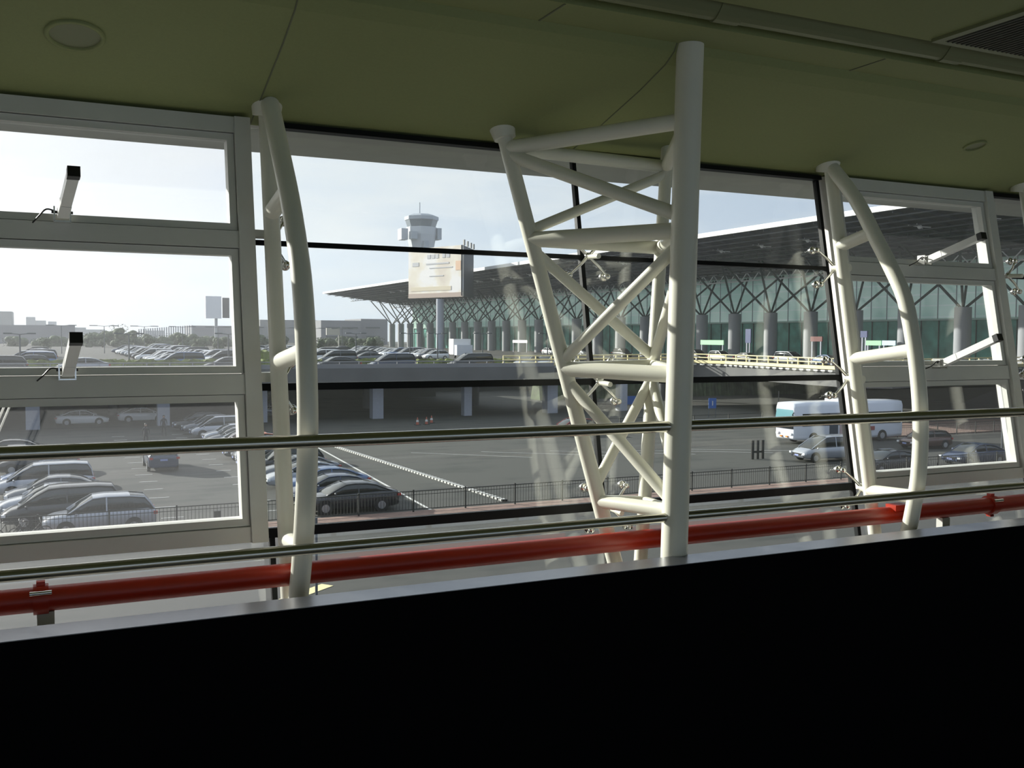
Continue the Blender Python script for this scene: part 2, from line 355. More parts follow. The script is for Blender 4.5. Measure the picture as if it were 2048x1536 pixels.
zl = (2.885, 2.26, 1.385, 0.50)                       # legs' node heights
zc = (2.93, 2.26, 1.37, 0.52)                         # column node heights
zr = (2.86, 2.25, 1.40, 0.47)
def st(a, b, r): MB().tube([a, b], r, M_white, 18).build('strut', t)
for i in range(4):
    r = (0.050, 0.052, 0.052, 0.046)[i]
    st(legl(zl[i]), colp(zc[i]), r); st(legl(zl[i]), legr(zr[i]), r*0.92); st(legr(zr[i]), colp(zc[i]), r*0.9)
st(legl(2.84), colp(2.34), 0.044); st(legr(2.80), legl(2.32), 0.036)
st(legl(2.18), legr(1.46), 0.038); st(colp(2.20), legl(1.44), 0.040); st(colp(2.1), legr(1.44), 0.038)
st(legl(1.30), colp(0.56), 0.040); st(legr(1.33), legl(0.60), 0.036); st(legr(1.30), colp(0.72), 0.036)
st(legl(0.42), legr(-0.5), 0.034); st(colp(0.40), legl(-0.5), 0.034)

# ---- handrails, red pipe
def rail(z, r, name, label):
    for xa, xb, s in ((-4.0, CXm-0.05, 'left of the column'), (CXm+0.05, 13.0, 'right of the column')):
        tag(MB().tube([(xa, 5.0, z), (xb, 5.0, z)], r, M_chrome, 28).build(name), label+' '+s, 'handrail', 'stainless rails along the windows')
rail(1.053, 0.035, 'handrail', 'upper stainless steel handrail tube')
rail(0.489, 0.030, 'handrail', 'lower stainless steel rail tube')
rp_ = thing('fire_pipe', 'long red painted pipe running behind the parapet ledge', 'pipe', (0, 5.42, 0.26))
MB().tube([(-5.5, 5.42, 0.262), (14, 5.42, 0.262)], 0.063, M_red, 32).build('pipe', rp_)
for px, py in ((82, 1205), (1985, 1008)):
    x = atY(px, py, 5.40).x
    c = MB().tube([(x-0.035, 5.42, 0.262), (x+0.035, 5.42, 0.262)], 0.077, M_red, 28); c.box((x-0.02, 5.40, 0.33), (x+0.02, 5.44, 0.355), M_red); c.box((x-0.02, 5.40, 0.17), (x+0.02, 5.44, 0.195), M_red)
    c.tube([(x-0.05, 5.345, 0.31), (x+0.05, 5.345, 0.31)], 0.011, M_steel, 8); c.build('coupling', rp_)
for px, py in ((92, 1245), (1886, 1048)):
    x = atY(px, py, 5.42).x
    bx('support', (x-0.04, 5.39, -1.0), (x+0.04, 5.45, 0.20), M_alu, rp_)
p = atY(1795, 1010, 5.40); b_ = MB().box((p.x-0.07, 5.35, 0.30), (p.x+0.06, 5.45, 0.345), M_red); b_.build('clamp', rp_)
# ---- window openers
def opener(x, z0, y0, z1, y1, label, dx=0):
    a = Vector((x, y0, z0)); b = Vector((x+dx, y1, z1)); d = (b-a).normalized(); nrm = Vector((0, -d.z, d.y)); sx = Vector((0.028, 0, 0)); w = 0.026
    t = thing('window_opener', label, 'window opener', a, 0, 'white chain openers on the windows')
    def bar(p, q, ww, sxx, mm, nm): MB().hexa([p-sxx-nrm*ww, p+sxx-nrm*ww, p+sxx+nrm*ww, p-sxx+nrm*ww, q-sxx-nrm*ww, q+sxx-nrm*ww, q+sxx+nrm*ww, q-sxx+nrm*ww], mm).build(nm, t)
    bar(a+d*0.03, a+d*0.19, w*1.05, sx*1.05, M_act, 'motor_housing'); bar(a+d*0.193, b-d*0.045, w, sx, M_act, 'body'); bar(b-d*0.045, b, w*1.1, sx*1.1, M_blk, 'end_cap')
    m = MB(); m.box((x-0.045, y0-0.03, z0-0.03), (x-0.037, y0+0.05, z0+0.05), M_steel); m.box((x+0.037, y0-0.03, z0-0.03), (x+0.045, y0+0.05, z0+0.05), M_steel); m.box((x-0.045, y0-0.03, z0-0.035), (x+0.045, y0+0.06, z0-0.028), M_steel); m.tube([(x-0.055, y0, z0+0.02), (x+0.055, y0, z0+0.02)], 0.008, M_blk, 8); m.build('bracket', t)
    MB().tube(resamp([(x-0.03, y0-0.02, z0+0.02), (x-0.08, y0-0.03, z0+0.03), (x-0.12, y0-0.01, z0-0.01), (x-0.15, y0+0.04, z0-0.04)], 12), 0.0045, M_blk, 6).build('cable', t)
for x, s, n_ in ((0.075, -1, 'left'), (6.77, 1, 'right')):
    opener(x, 2.262, 6.05, 2.43, 5.48, 'white window opener arm with black cap on the upper %s transom' % n_, 0.05 if s < 0 else 0)
    opener(x+(0.01 if s < 0 else 0.03), 1.385, 5.89, 1.585 if s < 0 else 1.62, 5.33, 'white window opener arm with black cap on the lower %s transom' % n_, 0.035 if s < 0 else 0)

# ================================================================ OUTSIDE
GZ, DZ = -7.0, -2.0
# ground with procedural colour bands
mg = bpy.data.materials.new('asphalt'); mg.use_nodes = True; t_ = mg.node_tree; b = t_.nodes['Principled BSDF']; n = t_.nodes.new; l = t_.links.new
tcg = n('ShaderNodeTexCoord'); mpg = n('ShaderNodeMapping'); mpg.inputs['Scale'].default_value = (0.10, 1.1, 1); l(tcg.outputs['Object'], mpg.inputs[0])
n1 = n('ShaderNodeTexNoise'); n1.inputs['Scale'].default_value = 0.7; n1.inputs['Detail'].default_value = 5; l(mpg.outputs[0], n1.inputs['Vector'])
n2 = n('ShaderNodeTexNoise'); n2.inputs['Scale'].default_value = 0.35; n2.inputs['Detail'].default_value = 8; l(tcg.outputs['Object'], n2.inputs['Vector'])
ad = n('ShaderNodeMath'); ad.operation = 'ADD'; l(n1.outputs[0], ad.inputs[0]); l(n2.outputs[0], ad.inputs[1])
rg = n('ShaderNodeValToRGB'); rg.color_ramp.elements[0].position = 0.75; rg.color_ramp.elements[0].color = (0.047, 0.050, 0.047, 1); rg.color_ramp.elements[1].position = 1.25; rg.color_ramp.elements[1].color = (0.074, 0.074, 0.068, 1)
l(ad.outputs[0], rg.inputs[0]); l(rg.outputs[0], b.inputs['Base Color']); b.inputs['Roughness'].default_value = 0.85; b.inputs['Specular IOR Level'].default_value = 0.25
MATS['asphalt'] = mg
M_brick = mat('pink_paving', (0.25, 0.165, 0.135), 0.9, var=0.2, scale=3)
M_paver = mat('tan_paving', (0.24, 0.20, 0.165), 0.9, var=0.15, scale=2)
struct(bx('ground', (-160, 6.0, GZ-0.3), (260, 700, GZ), mg))
pv = struct(bx('trim_5', (-120, 42.3, GZ), (200, 44.55, GZ+0.12), M_brick), 'pink brick pavement strip along the black fence')
struct(bx('trim_6', (-120, 42.1, GZ), (200, 42.3, GZ+0.14), M_conc))
struct(bx('trim_7', (63, 62.5, GZ), (150, 72, GZ+0.10), M_brick))
struct(bx('trim_8', (-120, 24.0, GZ), (200, 24.25, GZ+0.012), M_paint))
# road markings on the car park
def ground_line(p, q, w, name, label, mm=M_paint, h=0.01):
    a = Vector(p); c = Vector(q); d = (c-a).normalized(); s_ = Vector((-d.y, d.x, 0))*w/2; u = Vector((0, 0, h))
    return tag(MB().hexa([a-s_, c-s_, c+s_, a+s_, a-s_+u, c-s_+u, c+s_+u, a+s_+u], mm).build(name), label, 'road marking')
G = lambda x, y: atZ(x, y, GZ+0.004)
ground_line(G(630, 892), G(862, 1020), 0.14, 'road_marking', 'thin white line on the asphalt beside the parked cars')
kb = MB(); a = G(673, 895); c = G(1010, 1003); nn = 60
for k in range(nn):
    p0 = a.lerp(c, k/nn); p1 = a.lerp(c, (k+0.62)/nn); w = Vector((0.14, 0, 0)); u = Vector((0, 0, 0.10))
    kb.hexa([p0-w, p0+w, p1+w, p1-w, p0-w+u, p0+w+u, p1+w+u, p1-w+u], M_paint)
    p2 = a.lerp(c, (k+1)/nn); kb.hexa([p1-w, p1+w, p2+w, p2-w, p1-w+u, p1+w+u, p2+w+u, p2-w+u], M_joint)
tag(kb.build('kerb'), 'black and white striped kerb crossing the asphalt diagonally', 'kerb')
ORD = 'first second third fourth fifth sixth seventh eighth ninth tenth eleventh twelfth thirteenth fourteenth fifteenth sixteenth seventeenth eighteenth nineteenth twentieth twenty-first twenty-second twenty-third twenty-fourth twenty-fifth twenty-sixth twenty-seventh twenty-eighth twenty-ninth thirtieth thirty-first thirty-second thirty-third thirty-fourth'.split()
ORD_ = 'first second third fourth fifth sixth seventh eighth ninth tenth eleventh twelfth thirteenth fourteenth'.split()
# faint bay ticks
for k in range(14):
    y = 48+k*3.1
    ground_line((4.6, y, GZ+0.004), (5.6, y, GZ+0.004), 0.09, 'bay_marking', 'short white bay tick beside the left row of parked cars, %s from the fence' % ORD_[k])['group'] = 'bay ticks'
    ground_line((9.4, y, GZ+0.004), (10.3, y, GZ+0.004), 0.09, 'bay_marking', 'short white bay tick beside the middle row of parked cars, %s from the fence' % ORD_[k])['group'] = 'bay ticks'
for k in range(5): ground_line((24+k*5, 68-k*1.5, GZ+0.004), (31+k*6, 62-k*1.5, GZ+0.004), 0.07, 'road_marking', 'faint worn white line on the open asphalt, %s from the kerb' % ORD_[k])['group'] = 'worn lines'
y0 = atZ(632, 1185, GZ)
ground_line((y0.x-1.2, y0.y-0.6, GZ+0.004), (y0.x+0.6, y0.y+0.8, GZ+0.004), 0.5, 'road_marking', 'yellow marking on the road below the left bowed truss', M_kerb)
# fence along the pavement
def fence(xa, xb, y, step, label, z=GZ+0.12, h=1.02, dens=0.155):
    t = thing('fence', label, 'fence', (xa, y, z)); k = 0; x = xa
    while x < xb:
        MB().box((x-0.035, y-0.035, z), (x+0.035, y+0.035, z+h+0.06), M_fence).build('post', t)
        m = MB(); m.box((x, y-0.018, z+h-0.04), (x+step, y+0.018, z+h), M_fence); m.box((x, y-0.018, z+0.10), (x+step, y+0.018, z+0.14), M_fence); m.box((x, y-0.012, z+h-0.20), (x+step, y+0.012, z+h-0.175), M_fence)
        q = x+dens
        while q < x+step-0.03: m.box((q-0.009, y-0.009, z+0.12), (q+0.009, y+0.009, z+h), M_fence); q += dens
        m.build('railing_panel', t); x += step
    return t
fence(-6, 70, 44.3, 2.72, 'long black metal railing fence between road and car park')
fence(66, 88, 61.5, 2.4, 'black metal railing fence behind the parked dark cars at right', z=GZ+0.1)
m = thing('fence', 'low post and rail barrier by the blue sign', 'fence', (48, 78, GZ))
for k in range(6):
    x = 44+k*4.2; bx('post', (x-0.05, 77.95, GZ), (x+0.05, 78.05, GZ+1.1), M_fence, m)
for z in (0.5, 1.0): bx('rail', (44, 77.98, GZ+z), (65, 78.02, GZ+z+0.05), M_fence, m)
# ---------------------------------------------------------------- elevated deck
dk = thing('elevated_deck', None, None, (0, 97, GZ)); dk['kind'] = 'structure'; dk['label'] = 'grey concrete elevated road deck carrying the upper car park'
bx('deck_slab', (-170, 95.2, -2.75), (50, 700, DZ), mg, dk)
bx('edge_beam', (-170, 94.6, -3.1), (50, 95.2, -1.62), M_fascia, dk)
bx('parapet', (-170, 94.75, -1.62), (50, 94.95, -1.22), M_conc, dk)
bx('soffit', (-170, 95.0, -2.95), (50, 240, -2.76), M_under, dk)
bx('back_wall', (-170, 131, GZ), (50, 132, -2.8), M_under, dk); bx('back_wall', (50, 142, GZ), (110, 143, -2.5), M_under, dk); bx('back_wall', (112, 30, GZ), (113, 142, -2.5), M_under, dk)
# right part with yellow kerb, slightly curved towards the viewer
seg = [(44.0, 95.0), (50.0, 95.3), (58.0, 97.5)]+[tuple(atZ(a_, b_, -1.2))[:2] for a_, b_ in ((1322, 720.5), (1385, 720))]+[(74.3, 96), (73.4, 87.2), (72.4, 79.6), (72.0, 72.9), (74.6, 70.3), (86.6, 73.8), (104, 77.3), (130, 80)]
rs_ = MB(); ks = MB(); fs_ = MB(); sf = MB()
def inset(i, o0):           # point i of the edge pushed inwards by o0
    a = Vector((*seg[max(i-1, 0)], 0)); c = Vector((*seg[min(i+1, len(seg)-1)], 0)); d = (c-a).normalized(); p = Vector((*seg[i], 0)); q = p+Vector((-d.y, d.x, 0))*o0; return q.x, q.y
for i in range(len(seg)-1):
    for mb_, o0, o1, z0, z1, mm in ((fs_, 0, 0.5, -3.3, -1.55, M_fascia), (ks, -0.2, 0.35, -1.55, -1.2, M_kerb)):
        (ax, ay), (b1, b2), (c1, c2), (d1, d2) = inset(i, o0), inset(i+1, o0), inset(i+1, o1), inset(i, o1)
        mb_.hexa([(ax, ay, z0), (b1, b2, z0), (c1, c2, z0), (d1, d2, z0), (ax, ay, z1), (b1, b2, z1), (c1, c2, z1), (d1, d2, z1)], mm)
    a = Vector((*inset(i, -.28), 0)); c = Vector((*inset(i+1, -.28), 0)); Ln = (c-a).length; kk = max(1, int(Ln/1.1))
    for k in range(kk):
        p = a.lerp(c, k/kk); q = a.lerp(c, (k+.55)/kk); ks.hexa([p+Vector((0, 0, -1.78)), q+Vector((0, 0, -1.78)), q+Vector((0.06, .1, -1.78)), p+Vector((0.06, .1, -1.78)), p+Vector((0, 0, -1.62)), q+Vector((0, 0, -1.62)), q+Vector((0.06, .1, -1.62)), p+Vector((0.06, .1, -1.62))], M_paint)
for i in range(len(seg)-1):
    w_ = 10.5
    P_ = [inset(i, .3), inset(i+1, .3), inset(i+1, w_), inset(i, w_)]
    for mb_, z0, z1, mm in ((rs_, -2.4, DZ+.002*(i % 2), mg), (sf, -2.95, -2.42, M_under)):
        mb_.hexa([(x, y, z0) for x, y in P_]+[(x, y, z1) for x, y in P_], mm)
fs_.build('edge_beam', dk); ks.build('painted_kerb', dk); rs_.build('deck_slab', dk); sf.build('soffit', dk)
bx('deck_slab', (50, 140, -2.4), (88, 700, DZ), mg, dk); bx('deck_slab', (88, 30, -2.4), (200, 700, DZ), mg, dk)
gr_ = thing('guardrail', 'yellow painted guardrail along the curved deck edge at right', 'guardrail', (72, 95, -1.2))
for (xa, ya), (xb, yb) in zip(seg[:-1], seg[1:]):
    m = MB()
    for z in (-0.85, -0.45): m.tube([(xa, ya, z), (xb, yb, z)], 0.065, M_kerb, 8)
    m.build('rail', gr_); pm = MB()
    kk = max(1, int(math.hypot(xb-xa, yb-ya)/1.9))
    for k in range(kk):
        q = k/kk; x = xa+(xb-xa)*q; y = ya+(yb-ya)*q; pm.box((x-0.06, y-0.06, -1.25), (x+0.06, y+0.06, -0.42), M_kerb)
    pm.build('posts', gr_)
# guard rail on the left part behind parapet
gl_ = thing('guardrail', 'grey steel guardrail on the parapet of the left deck edge', 'guardrail', (-60, 94.85, -1.2))
m = MB(); m.tube([(-160, 94.85, -0.98), (50, 94.85, -0.98)], 0.05, M_conc, 8); m.build('rail', gl_)
m = MB()
for k in range(60): m.box((-60+k*2-0.04, 94.8, -1.25), (-60+k*2+0.04, 94.9, -0.98), M_conc)
m.build('posts', gl_)
M_pil = mat('pillar_concrete', (0.40, 0.42, 0.48), 0.8, var=0.05)
for k, (px, py, w) in enumerate(((65, 865, 1.15), (326, 857, 1.1), (520, 849, 1.2), (753, 835, 1.15), (933, 829, 0.9), (1100, 825, 1.3), (1243, 820, 1.0))):
    p = atZ(px, py, GZ); y = 98.0
    q = atY(px, 800, y); pl = bx('pillar', (q.x-w/2, y-w/2, GZ), (q.x+w/2, y+w/2, -2.95), M_pil, None)
    tag(pl, 'square grey pillar under the elevated deck, %s from the left' % ORD[k], 'pillar', 'pillars under the deck')
for k in range(8):
    pl = MB().tube([(-22+k*14, 112, GZ), (-22+k*14, 112, -2.95)], 0.5, M_fascia, 14).build('pillar'); tag(pl, 'dim round pillar in the second row under the deck, %s from the left' % ORD_[k], 'pillar', 'inner pillars under the deck')
# ---------------------------------------------------------------- cars
def loft(mb, rings, m, cap=True, smooth=True, mfun=None):
    n = len(rings[0]); vs = [p for r in rings for p in r]; b = len(mb.v); mb.v += [tuple(p) for p in vs]
    for i in range(len(rings)-1):
        for k in range(n):
            mm = mfun(i, k) if mfun else m
            mb.f.append([b+i*n+k, b+i*n+(k+1) % n, b+(i+1)*n+(k+1) % n, b+(i+1)*n+k]); mb.m.append(mb.mi(mm)); mb.sm.append(smooth)
    if cap:
        mb.f.append([b+k for k in range(n)][::-1]); mb.m.append(mb.mi(m)); mb.sm.append(False)
        mb.f.append([b+(len(rings)-1)*n+k for k in range(n)]); mb.m.append(mb.mi(m)); mb.sm.append(False)
CAR = {  # body stations (x, top, halfwidth, bottom); cabin stations (x, roof z); wheel x
 'sedan': dict(b=[(-2.36, .72, .66, .36), (-2.30, .93, .78, .27), (-2.0, 1.00, .86, .22), (-1.3, 1.01, .90, .2), (0, .97, .905, .2), (0.9, .95, .90, .2), (1.25, .92, .89, .2), (1.85, .80, .86, .22), (2.2, .68, .77, .27), (2.34, .52, .64, .36)],
              c=[(-1.95, .98), (-1.55, 1.16), (-1.15, 1.35), (-.7, 1.43), (-.1, 1.455), (.35, 1.42), (.75, 1.25), (1.3, .93)], w=(-1.38, 1.42)),
 'suv': dict(b=[(-2.27, .80, .70, .42), (-2.22, 1.02, .82, .32), (-1.9, 1.08, .88, .27), (-1.2, 1.06, .91, .26), (0, 1.03, .915, .26), (0.9, 1.01, .91, .26), (1.2, .98, .90, .26), (1.8, .90, .87, .28), (2.15, .78, .79, .32), (2.28, .58, .66, .42)],
              c=[(-2.18, 1.04), (-2.02, 1.32), (-1.8, 1.58), (-1.2, 1.65), (-.2, 1.67), (.3, 1.63), (.75, 1.38), (1.3, .99)], w=(-1.33, 1.36)),
 'van': dict(b=[(-2.45, .85, .74, .38), (-2.42, 1.05, .86, .3), (-2.0, 1.10, .91, .25), (-1.2, 1.08, .93, .24), (0, 1.06, .93, .24), (1.2, 1.03, .92, .24), (1.5, .99, .90, .24), (2.0, .86, .86, .26), (2.3, .72, .78, .3), (2.42, .52, .66, .4)],
              c=[(-2.40, 1.08), (-2.32, 1.45), (-2.15, 1.72), (-1.5, 1.78), (0, 1.78), (.5, 1.74), (1.0, 1.48), (1.75, .96)], w=(-1.45, 1.5)),
 'hatch': dict(b=[(-2.0, .76, .70, .36), (-1.96, .96, .80, .28), (-1.7, 1.0, .85, .22), (-1.0, .99, .865, .2), (0, .96, .87, .2), (0.9, .94, .865, .2), (1.15, .90, .85, .2), (1.6, .80, .82, .22), (1.9, .68, .74, .28), (2.0, .52, .62, .36)],
              c=[(-1.92, .98), (-1.75, 1.2), (-1.45, 1.43), (-.9, 1.50), (-.1, 1.51), (.3, 1.46), (.7, 1.25), (1.2, .92)], w=(-1.22, 1.22))}
def car_body(kind, pm):
    P = CAR[kind]; mb = MB()
    loft(mb, [[(x, -w*.86, zb), (x, -w, zb+.12), (x, -w*1.0, zt-.16), (x, -w*.93, zt-.03), (x, -w*.6, zt+.015), (x, w*.6, zt+.015), (x, w*.93, zt-.03), (x, w, zt-.16), (x, w, zb+.12), (x, w*.86, zb)] for x, zt, w, zb in P['b']], pm); return mb
def belt(P, x):
    for (a, za, wa, _), (c, zc_, wc, _) in zip(P['b'][:-1], P['b'][1:]):
        if a <= x <= c: k = (x-a)/(c-a); return za+(zc_-za)*k, wa+(wc-wa)*k
    return P['b'][0][1], P['b'][0][2]
def car_cabin(kind, pm, which, mb=None):
    P = CAR[kind]; H = max(z for _, z in P['c']); R = []
    for x, z in P['c']:
        zb, wb = belt(P, x); k = max(0, (z-zb)/(H-zb)); wt = wb*(.90-.17*k)
        R.append((x, z, zb-.04, wb*.91, wt))
    rings = [[(x, -wb, zb), (x, -wt, z-.05*min(1, (z-zb)/.3)), (x, -wt*.82, z), (x, wt*.82, z), (x, wt, z-.05*min(1, (z-zb)/.3)), (x, wb, zb)] for x, z, zb, wb, wt in R]
    mb = mb or MB(); top = [z > H*.955 for _, z in P['c']]
    if which == 'glass': loft(mb, rings, M_cglass, True, True)
    else:
        for i in range(len(rings)-1):
            a, c = rings[i], rings[i+1]
            if top[i] and top[i+1]:
                u = .012; mb.add([(p[0], p[1]*1.01, p[2]+u) for p in (a[1], a[2], a[3], a[4], c[1], c[2], c[3], c[4])], [(0, 4, 5, 1), (1, 5, 6, 2), (2, 6, 7, 3)], pm, True)
            for j in (1, 4): mb.tube([(a[j][0], a[j][1]*1.005, a[j][2]), (c[j][0], c[j][1]*1.005, c[j][2])], .035, pm, 6)
        for xx in (-.25,):
            i = min(range(len(rings)), key=lambda q: abs(rings[q][0][0]-xx)); r_ = rings[i]
            for j0, j1 in ((0, 1), (5, 4)): mb.tube([(xx, r_[j0][1]*1.0, r_[j0][2]), (xx, r_[j1][1]*1.005, r_[j1][2])], .038, pm, 6)
    return mb
def wheel_mb(x, y, s, mb=None):
    mb = mb or MB(); r = .325
    mb.tube([(x, y, r), (x, y+s*.2, r)], r, M_tyre, 20); mb.tube([(x, y+s*.195, r), (x, y+s*.21, r)], .20, M_rim, 12); return mb
CACHE = {}
def make_car(kind, colour, full=True):
    key = (kind, colour, full)
    if key in CACHE: return CACHE[key]
    pm = paint(colour); P = CAR[kind]; xr = P['b'][0][0]; xf = P['b'][-1][0]; W_ = P['b'][4][2]; zf = P['b'][-2][1]; zrr = P['b'][1][1]
    def lights(mb, side, front):
        x = (xf-.10 if front else xr+.06); z = (zf-.10 if front else zrr-.16); mb.box((x-.10, side*W_*.86-.14, z-.07), (x+.07, side*W_*.86+.06, z+.06), M_lampg if front else M_tail); return mb
    if full:
        root = thing('car', None, None)
        car_body(kind, pm).build('body', root, True)
        g = car_cabin(kind, pm, 'glass').build('windows', root, True); car_cabin(kind, pm, 'roof').build('roof', root, True)
        for x in P['w']:
            for s in (-1, 1):
                wheel_mb(x, s*(W_-.19), s).build('wheel', root, True)
                a = MB().tube([(x, s*(W_-.12), .36), (x, s*(W_+.006), .36)], .37, M_tyre, 20); a.build('wheel_arch', root, True)
        for s in (-1, 1): lights(MB(), s, True).build('headlight', root, True); lights(MB(), s, False).build('tail_light', root, True)
        for s in (-1, 1): MB().ball((P['c'][-1][0]-.35, s*(W_+.07), 1.0), .10, pm, 8, (.6, 1, .7), 5).build('mirror', root, True)
        MB().box((xf-.02, -.22, .42), (xf+.02, .22, .54), M_plate).build('number_plate', root, True)
        MB().box((xr-.02, -.22, .72), (xr+.02, .22, .84), M_plate).build('number_plate', root, True)
        MB().box((xf-.06, -.5, .5), (xf+.01, .5, .62), M_blk).build('grille', root, True)
    else:
        mb = car_body(kind, pm); car_cabin(kind, pm, 'glass', mb); car_cabin(kind, pm, 'roof', mb)
        for x in P['w']:
            for s in (-1, 1): wheel_mb(x, s*(W_-.19), s, mb)
        for s in (-1, 1): lights(mb, s, True); lights(mb, s, False)
        root = mb.build('car')
    CACHE[key] = root; root['_used'] = False; return root
def put_car(kind, colour, x, y, rz, label, group=None, z=GZ, full=True):
    r = make_car(kind, colour, full)
    if not r['_used']: o = r; r['_used'] = True
    else: o = copy_tree(r)
    o.location = (x, y, z); o.rotation_euler = (0, 0, rz); o['label'] = label; o['category'] = 'car'
    if group: o['group'] = group
    elif 'group' in o: del o['group']
    return o
PI = math.pi
GA = 'cars parked in the left row'
put_car('suv', 'silver', 1.85, 45.75, PI, 'silver estate car nearest the fence in the left row', GA)
put_car('van', 'black', 0.35, 48.5, PI, 'black people carrier right behind the silver estate car', GA)
put_car('sedan', 'silver', 0.0, 51.3, PI, 'silver saloon third from the fence in the left row', GA)
put_car('sedan', 'grey', 0.15, 54.4, PI, 'dark grey saloon fourth from the fence in the left row', GA)
put_car('van', 'silver', -0.4, 57.4, PI, 'silver people carrier fifth from the fence in the left row', GA)
put_car('sedan', 'blue', -0.3, 60.6, PI, 'blue grey saloon sixth from the fence in the left row', GA)
put_car('sedan', 'black', -0.8, 67.2, PI, 'black car just below the upper handrail at far left', GA)
put_car('sedan', 'grey', -2.2, 70.4, PI, 'dark car with bright roof edge just above the upper handrail at far left', GA)
put_car('sedan', 'black', -2.6, 74.4, PI, 'dark saloon farthest back in the left row', GA)
put_car('van', 'darkblue', 6.35, 66.6, PI/2, 'dark minivan driving away between the two left rows')
GB = 'cars parked in the middle row'
spec = [('sedan', 'black', 'black saloon nearest the fence in the middle row'), ('sedan', 'darkblue', 'dark blue saloon second from the fence in the middle row'), ('sedan', 'blue', 'blue saloon third from the fence in the middle row'),
        ('sedan', 'silver', 'silver saloon fourth from the fence in the middle row'), ('sedan', 'grey', 'grey saloon with flat boot fifth from the fence in the middle row'), ('suv', 'black', 'black off-roader sixth from the fence in the middle row'),
        ('sedan', 'silver', 'silver saloon seventh in the middle row'), ('van', 'grey', 'grey people carrier eighth in the middle row'), ('sedan', 'black', 'black saloon ninth in the middle row'), ('hatch', 'orange', 'orange hatchback seen under the upper handrail'),
        ('sedan', 'white', 'white saloon behind the orange hatchback'), ('sedan', 'grey', 'grey saloon mid way along the middle row'), ('sedan', 'silver', 'silver saloon just under the handrail in the middle row')]
for k, (kd, cl, lb) in enumerate(spec): put_car(kd, cl, 13.35+random.uniform(-.3, .3), 46.6+k*2.85, PI, lb, GB)
for k, (kd, cl, lb) in enumerate((('van', 'silver', 'silver people carrier at the end of the row, lowest of three above the handrail'), ('suv', 'grey', 'grey car, middle of three above the handrail by the window jamb'), ('suv', 'black', 'dark car, topmost of three above the handrail by the window jamb'))):
    put_car(kd, cl, 12.9-k*0.4, 85.0+k*3.2, PI, lb, GB)
GC = 'cars parked in the shade under the deck'
put_car('sedan', 'white', 2.7, 101, 0, 'white car parked in the shade beside the first pillar', GC)
put_car('sedan', 'white', 8.2, 102.5, 0, 'white car parked in the shade between the first two pillars', GC)
put_car('sedan', 'grey', 21, 104, 0, 'dim grey car parked in the shade under the deck', GC)
put_car('hatch', 'red', 41.5, 75, PI, 'small red car seen through the lattice truss')
put_car('van', 'silver', 49.4, 52.4, PI-0.12, 'silver people carrier in front of the white coach')
put_car('hatch', 'brown', 62.2, 55.2, PI-0.1, 'brown hatchback just right of the coach')
put_car('sedan', 'black', 48.9, 46.3, PI-0.03, 'black car framed inside the right bowed truss behind the fence')
put_car('sedan', 'darkblue', 57.6, 46.9, PI-0.03, 'dark car with bright headlights at the right edge')
# ---- coach
bt = thing('coach', 'long white coach parked on the right of the car park', 'coach', (59.8, 61.9, GZ), -0.03); bt.scale = (.96, 1, .965)
M_bus = mat('coach_white', (0.72, 0.75, 0.82), 0.3, coat=0.4); M_aq = mat('coach_windscreen', (0.16, 0.34, 0.38), 0.08, spec=1.0)
m = MB(); rings = []
for x, s, zb, zt in ((-6.0, .86, .55, 3.35), (-5.85, .97, .42, 3.5), (-4.5, 1, .35, 3.55), (4.5, 1, .35, 3.55), (5.9, .97, .4, 3.52), (6.0, .92, .5, 3.4)):
    w = 1.25*s; rings.append([(x, -w*.95, zb), (x, -w, zb+.25), (x, -w, zt-.35), (x, -w*.9, zt-.06), (x, -w*.6, zt), (x, w*.6, zt), (x, w*.9, zt-.06), (x, w, zt-.35), (x, w, zb+.25), (x, w*.95, zb)])
loft(m, rings, M_bus); m.build('body', bt, True)
MB().box((-5.2, -1.275, 1.55), (5.7, -1.245, 2.6), M_cglass).build('side_windows', bt, True)
MB().box((-5.2, 1.245, 1.55), (5.7, 1.275, 2.6), M_cglass).build('side_windows', bt, True)
MB().hexa([(-6.10, -1.08, 2.05), (-6.10, 1.08, 2.05), (-5.8, 1.12, 2.05), (-5.8, -1.12, 2.05), (-5.98, -1.02, 3.1), (-5.98, 1.02, 3.1), (-5.8, 1.08, 3.1), (-5.8, -1.08, 3.1)], M_aq).build('windscreen', bt, True)
MB().hexa([(-6.10, -1.05, 1.35), (-6.10, 1.05, 1.35), (-5.8, 1.12, 1.35), (-5.8, -1.12, 1.35), (-6.08, -1.05, 1.95), (-6.08, 1.05, 1.95), (-5.8, 1.12, 1.95), (-5.8, -1.12, 1.95)], M_cglass).build('lower_windscreen', bt, True)
for x in (-4.0, 3.6):
    for s in (-1, 1): w_ = MB(); w_.tube([(x, s*1.02, .5), (x, s*1.285, .5)], .5, M_tyre, 22); w_.tube([(x, s*1.28, .5), (x, s*1.295, .5)], .27, M_rim, 14); w_.build('wheel', bt, True)
for s in (-1, 1): MB().box((-6.12, s*.8-.16, .82), (-5.9, s*.8+.16, .98), M_lampg).build('headlight', bt, True); MB().box((-6.11, s*.35-.12, .60), (-5.9, s*.35+.12, .72), mat('amber_lens', (.8, .25, .03), .3)).build('indicator', bt, True)
MB().box((-2.3, -1.29, .55), (-1.4, -1.25, 2.6), mat('coach_door', (.08, .09, .11), .3)).build('door', bt, True)
MB().box((2.0, -1.285, 1.0), (2.7, -1.25, 1.35), mat('coach_red_patch', (.3, .06, .06), .5)).build('side_panel', bt, True)
MB().box((-1.2, -1.285, .7), (-.2, -1.25, 1.6), mat('coach_grey_patch', (.35, .25, .28), .5)).build('side_panel', bt, True)
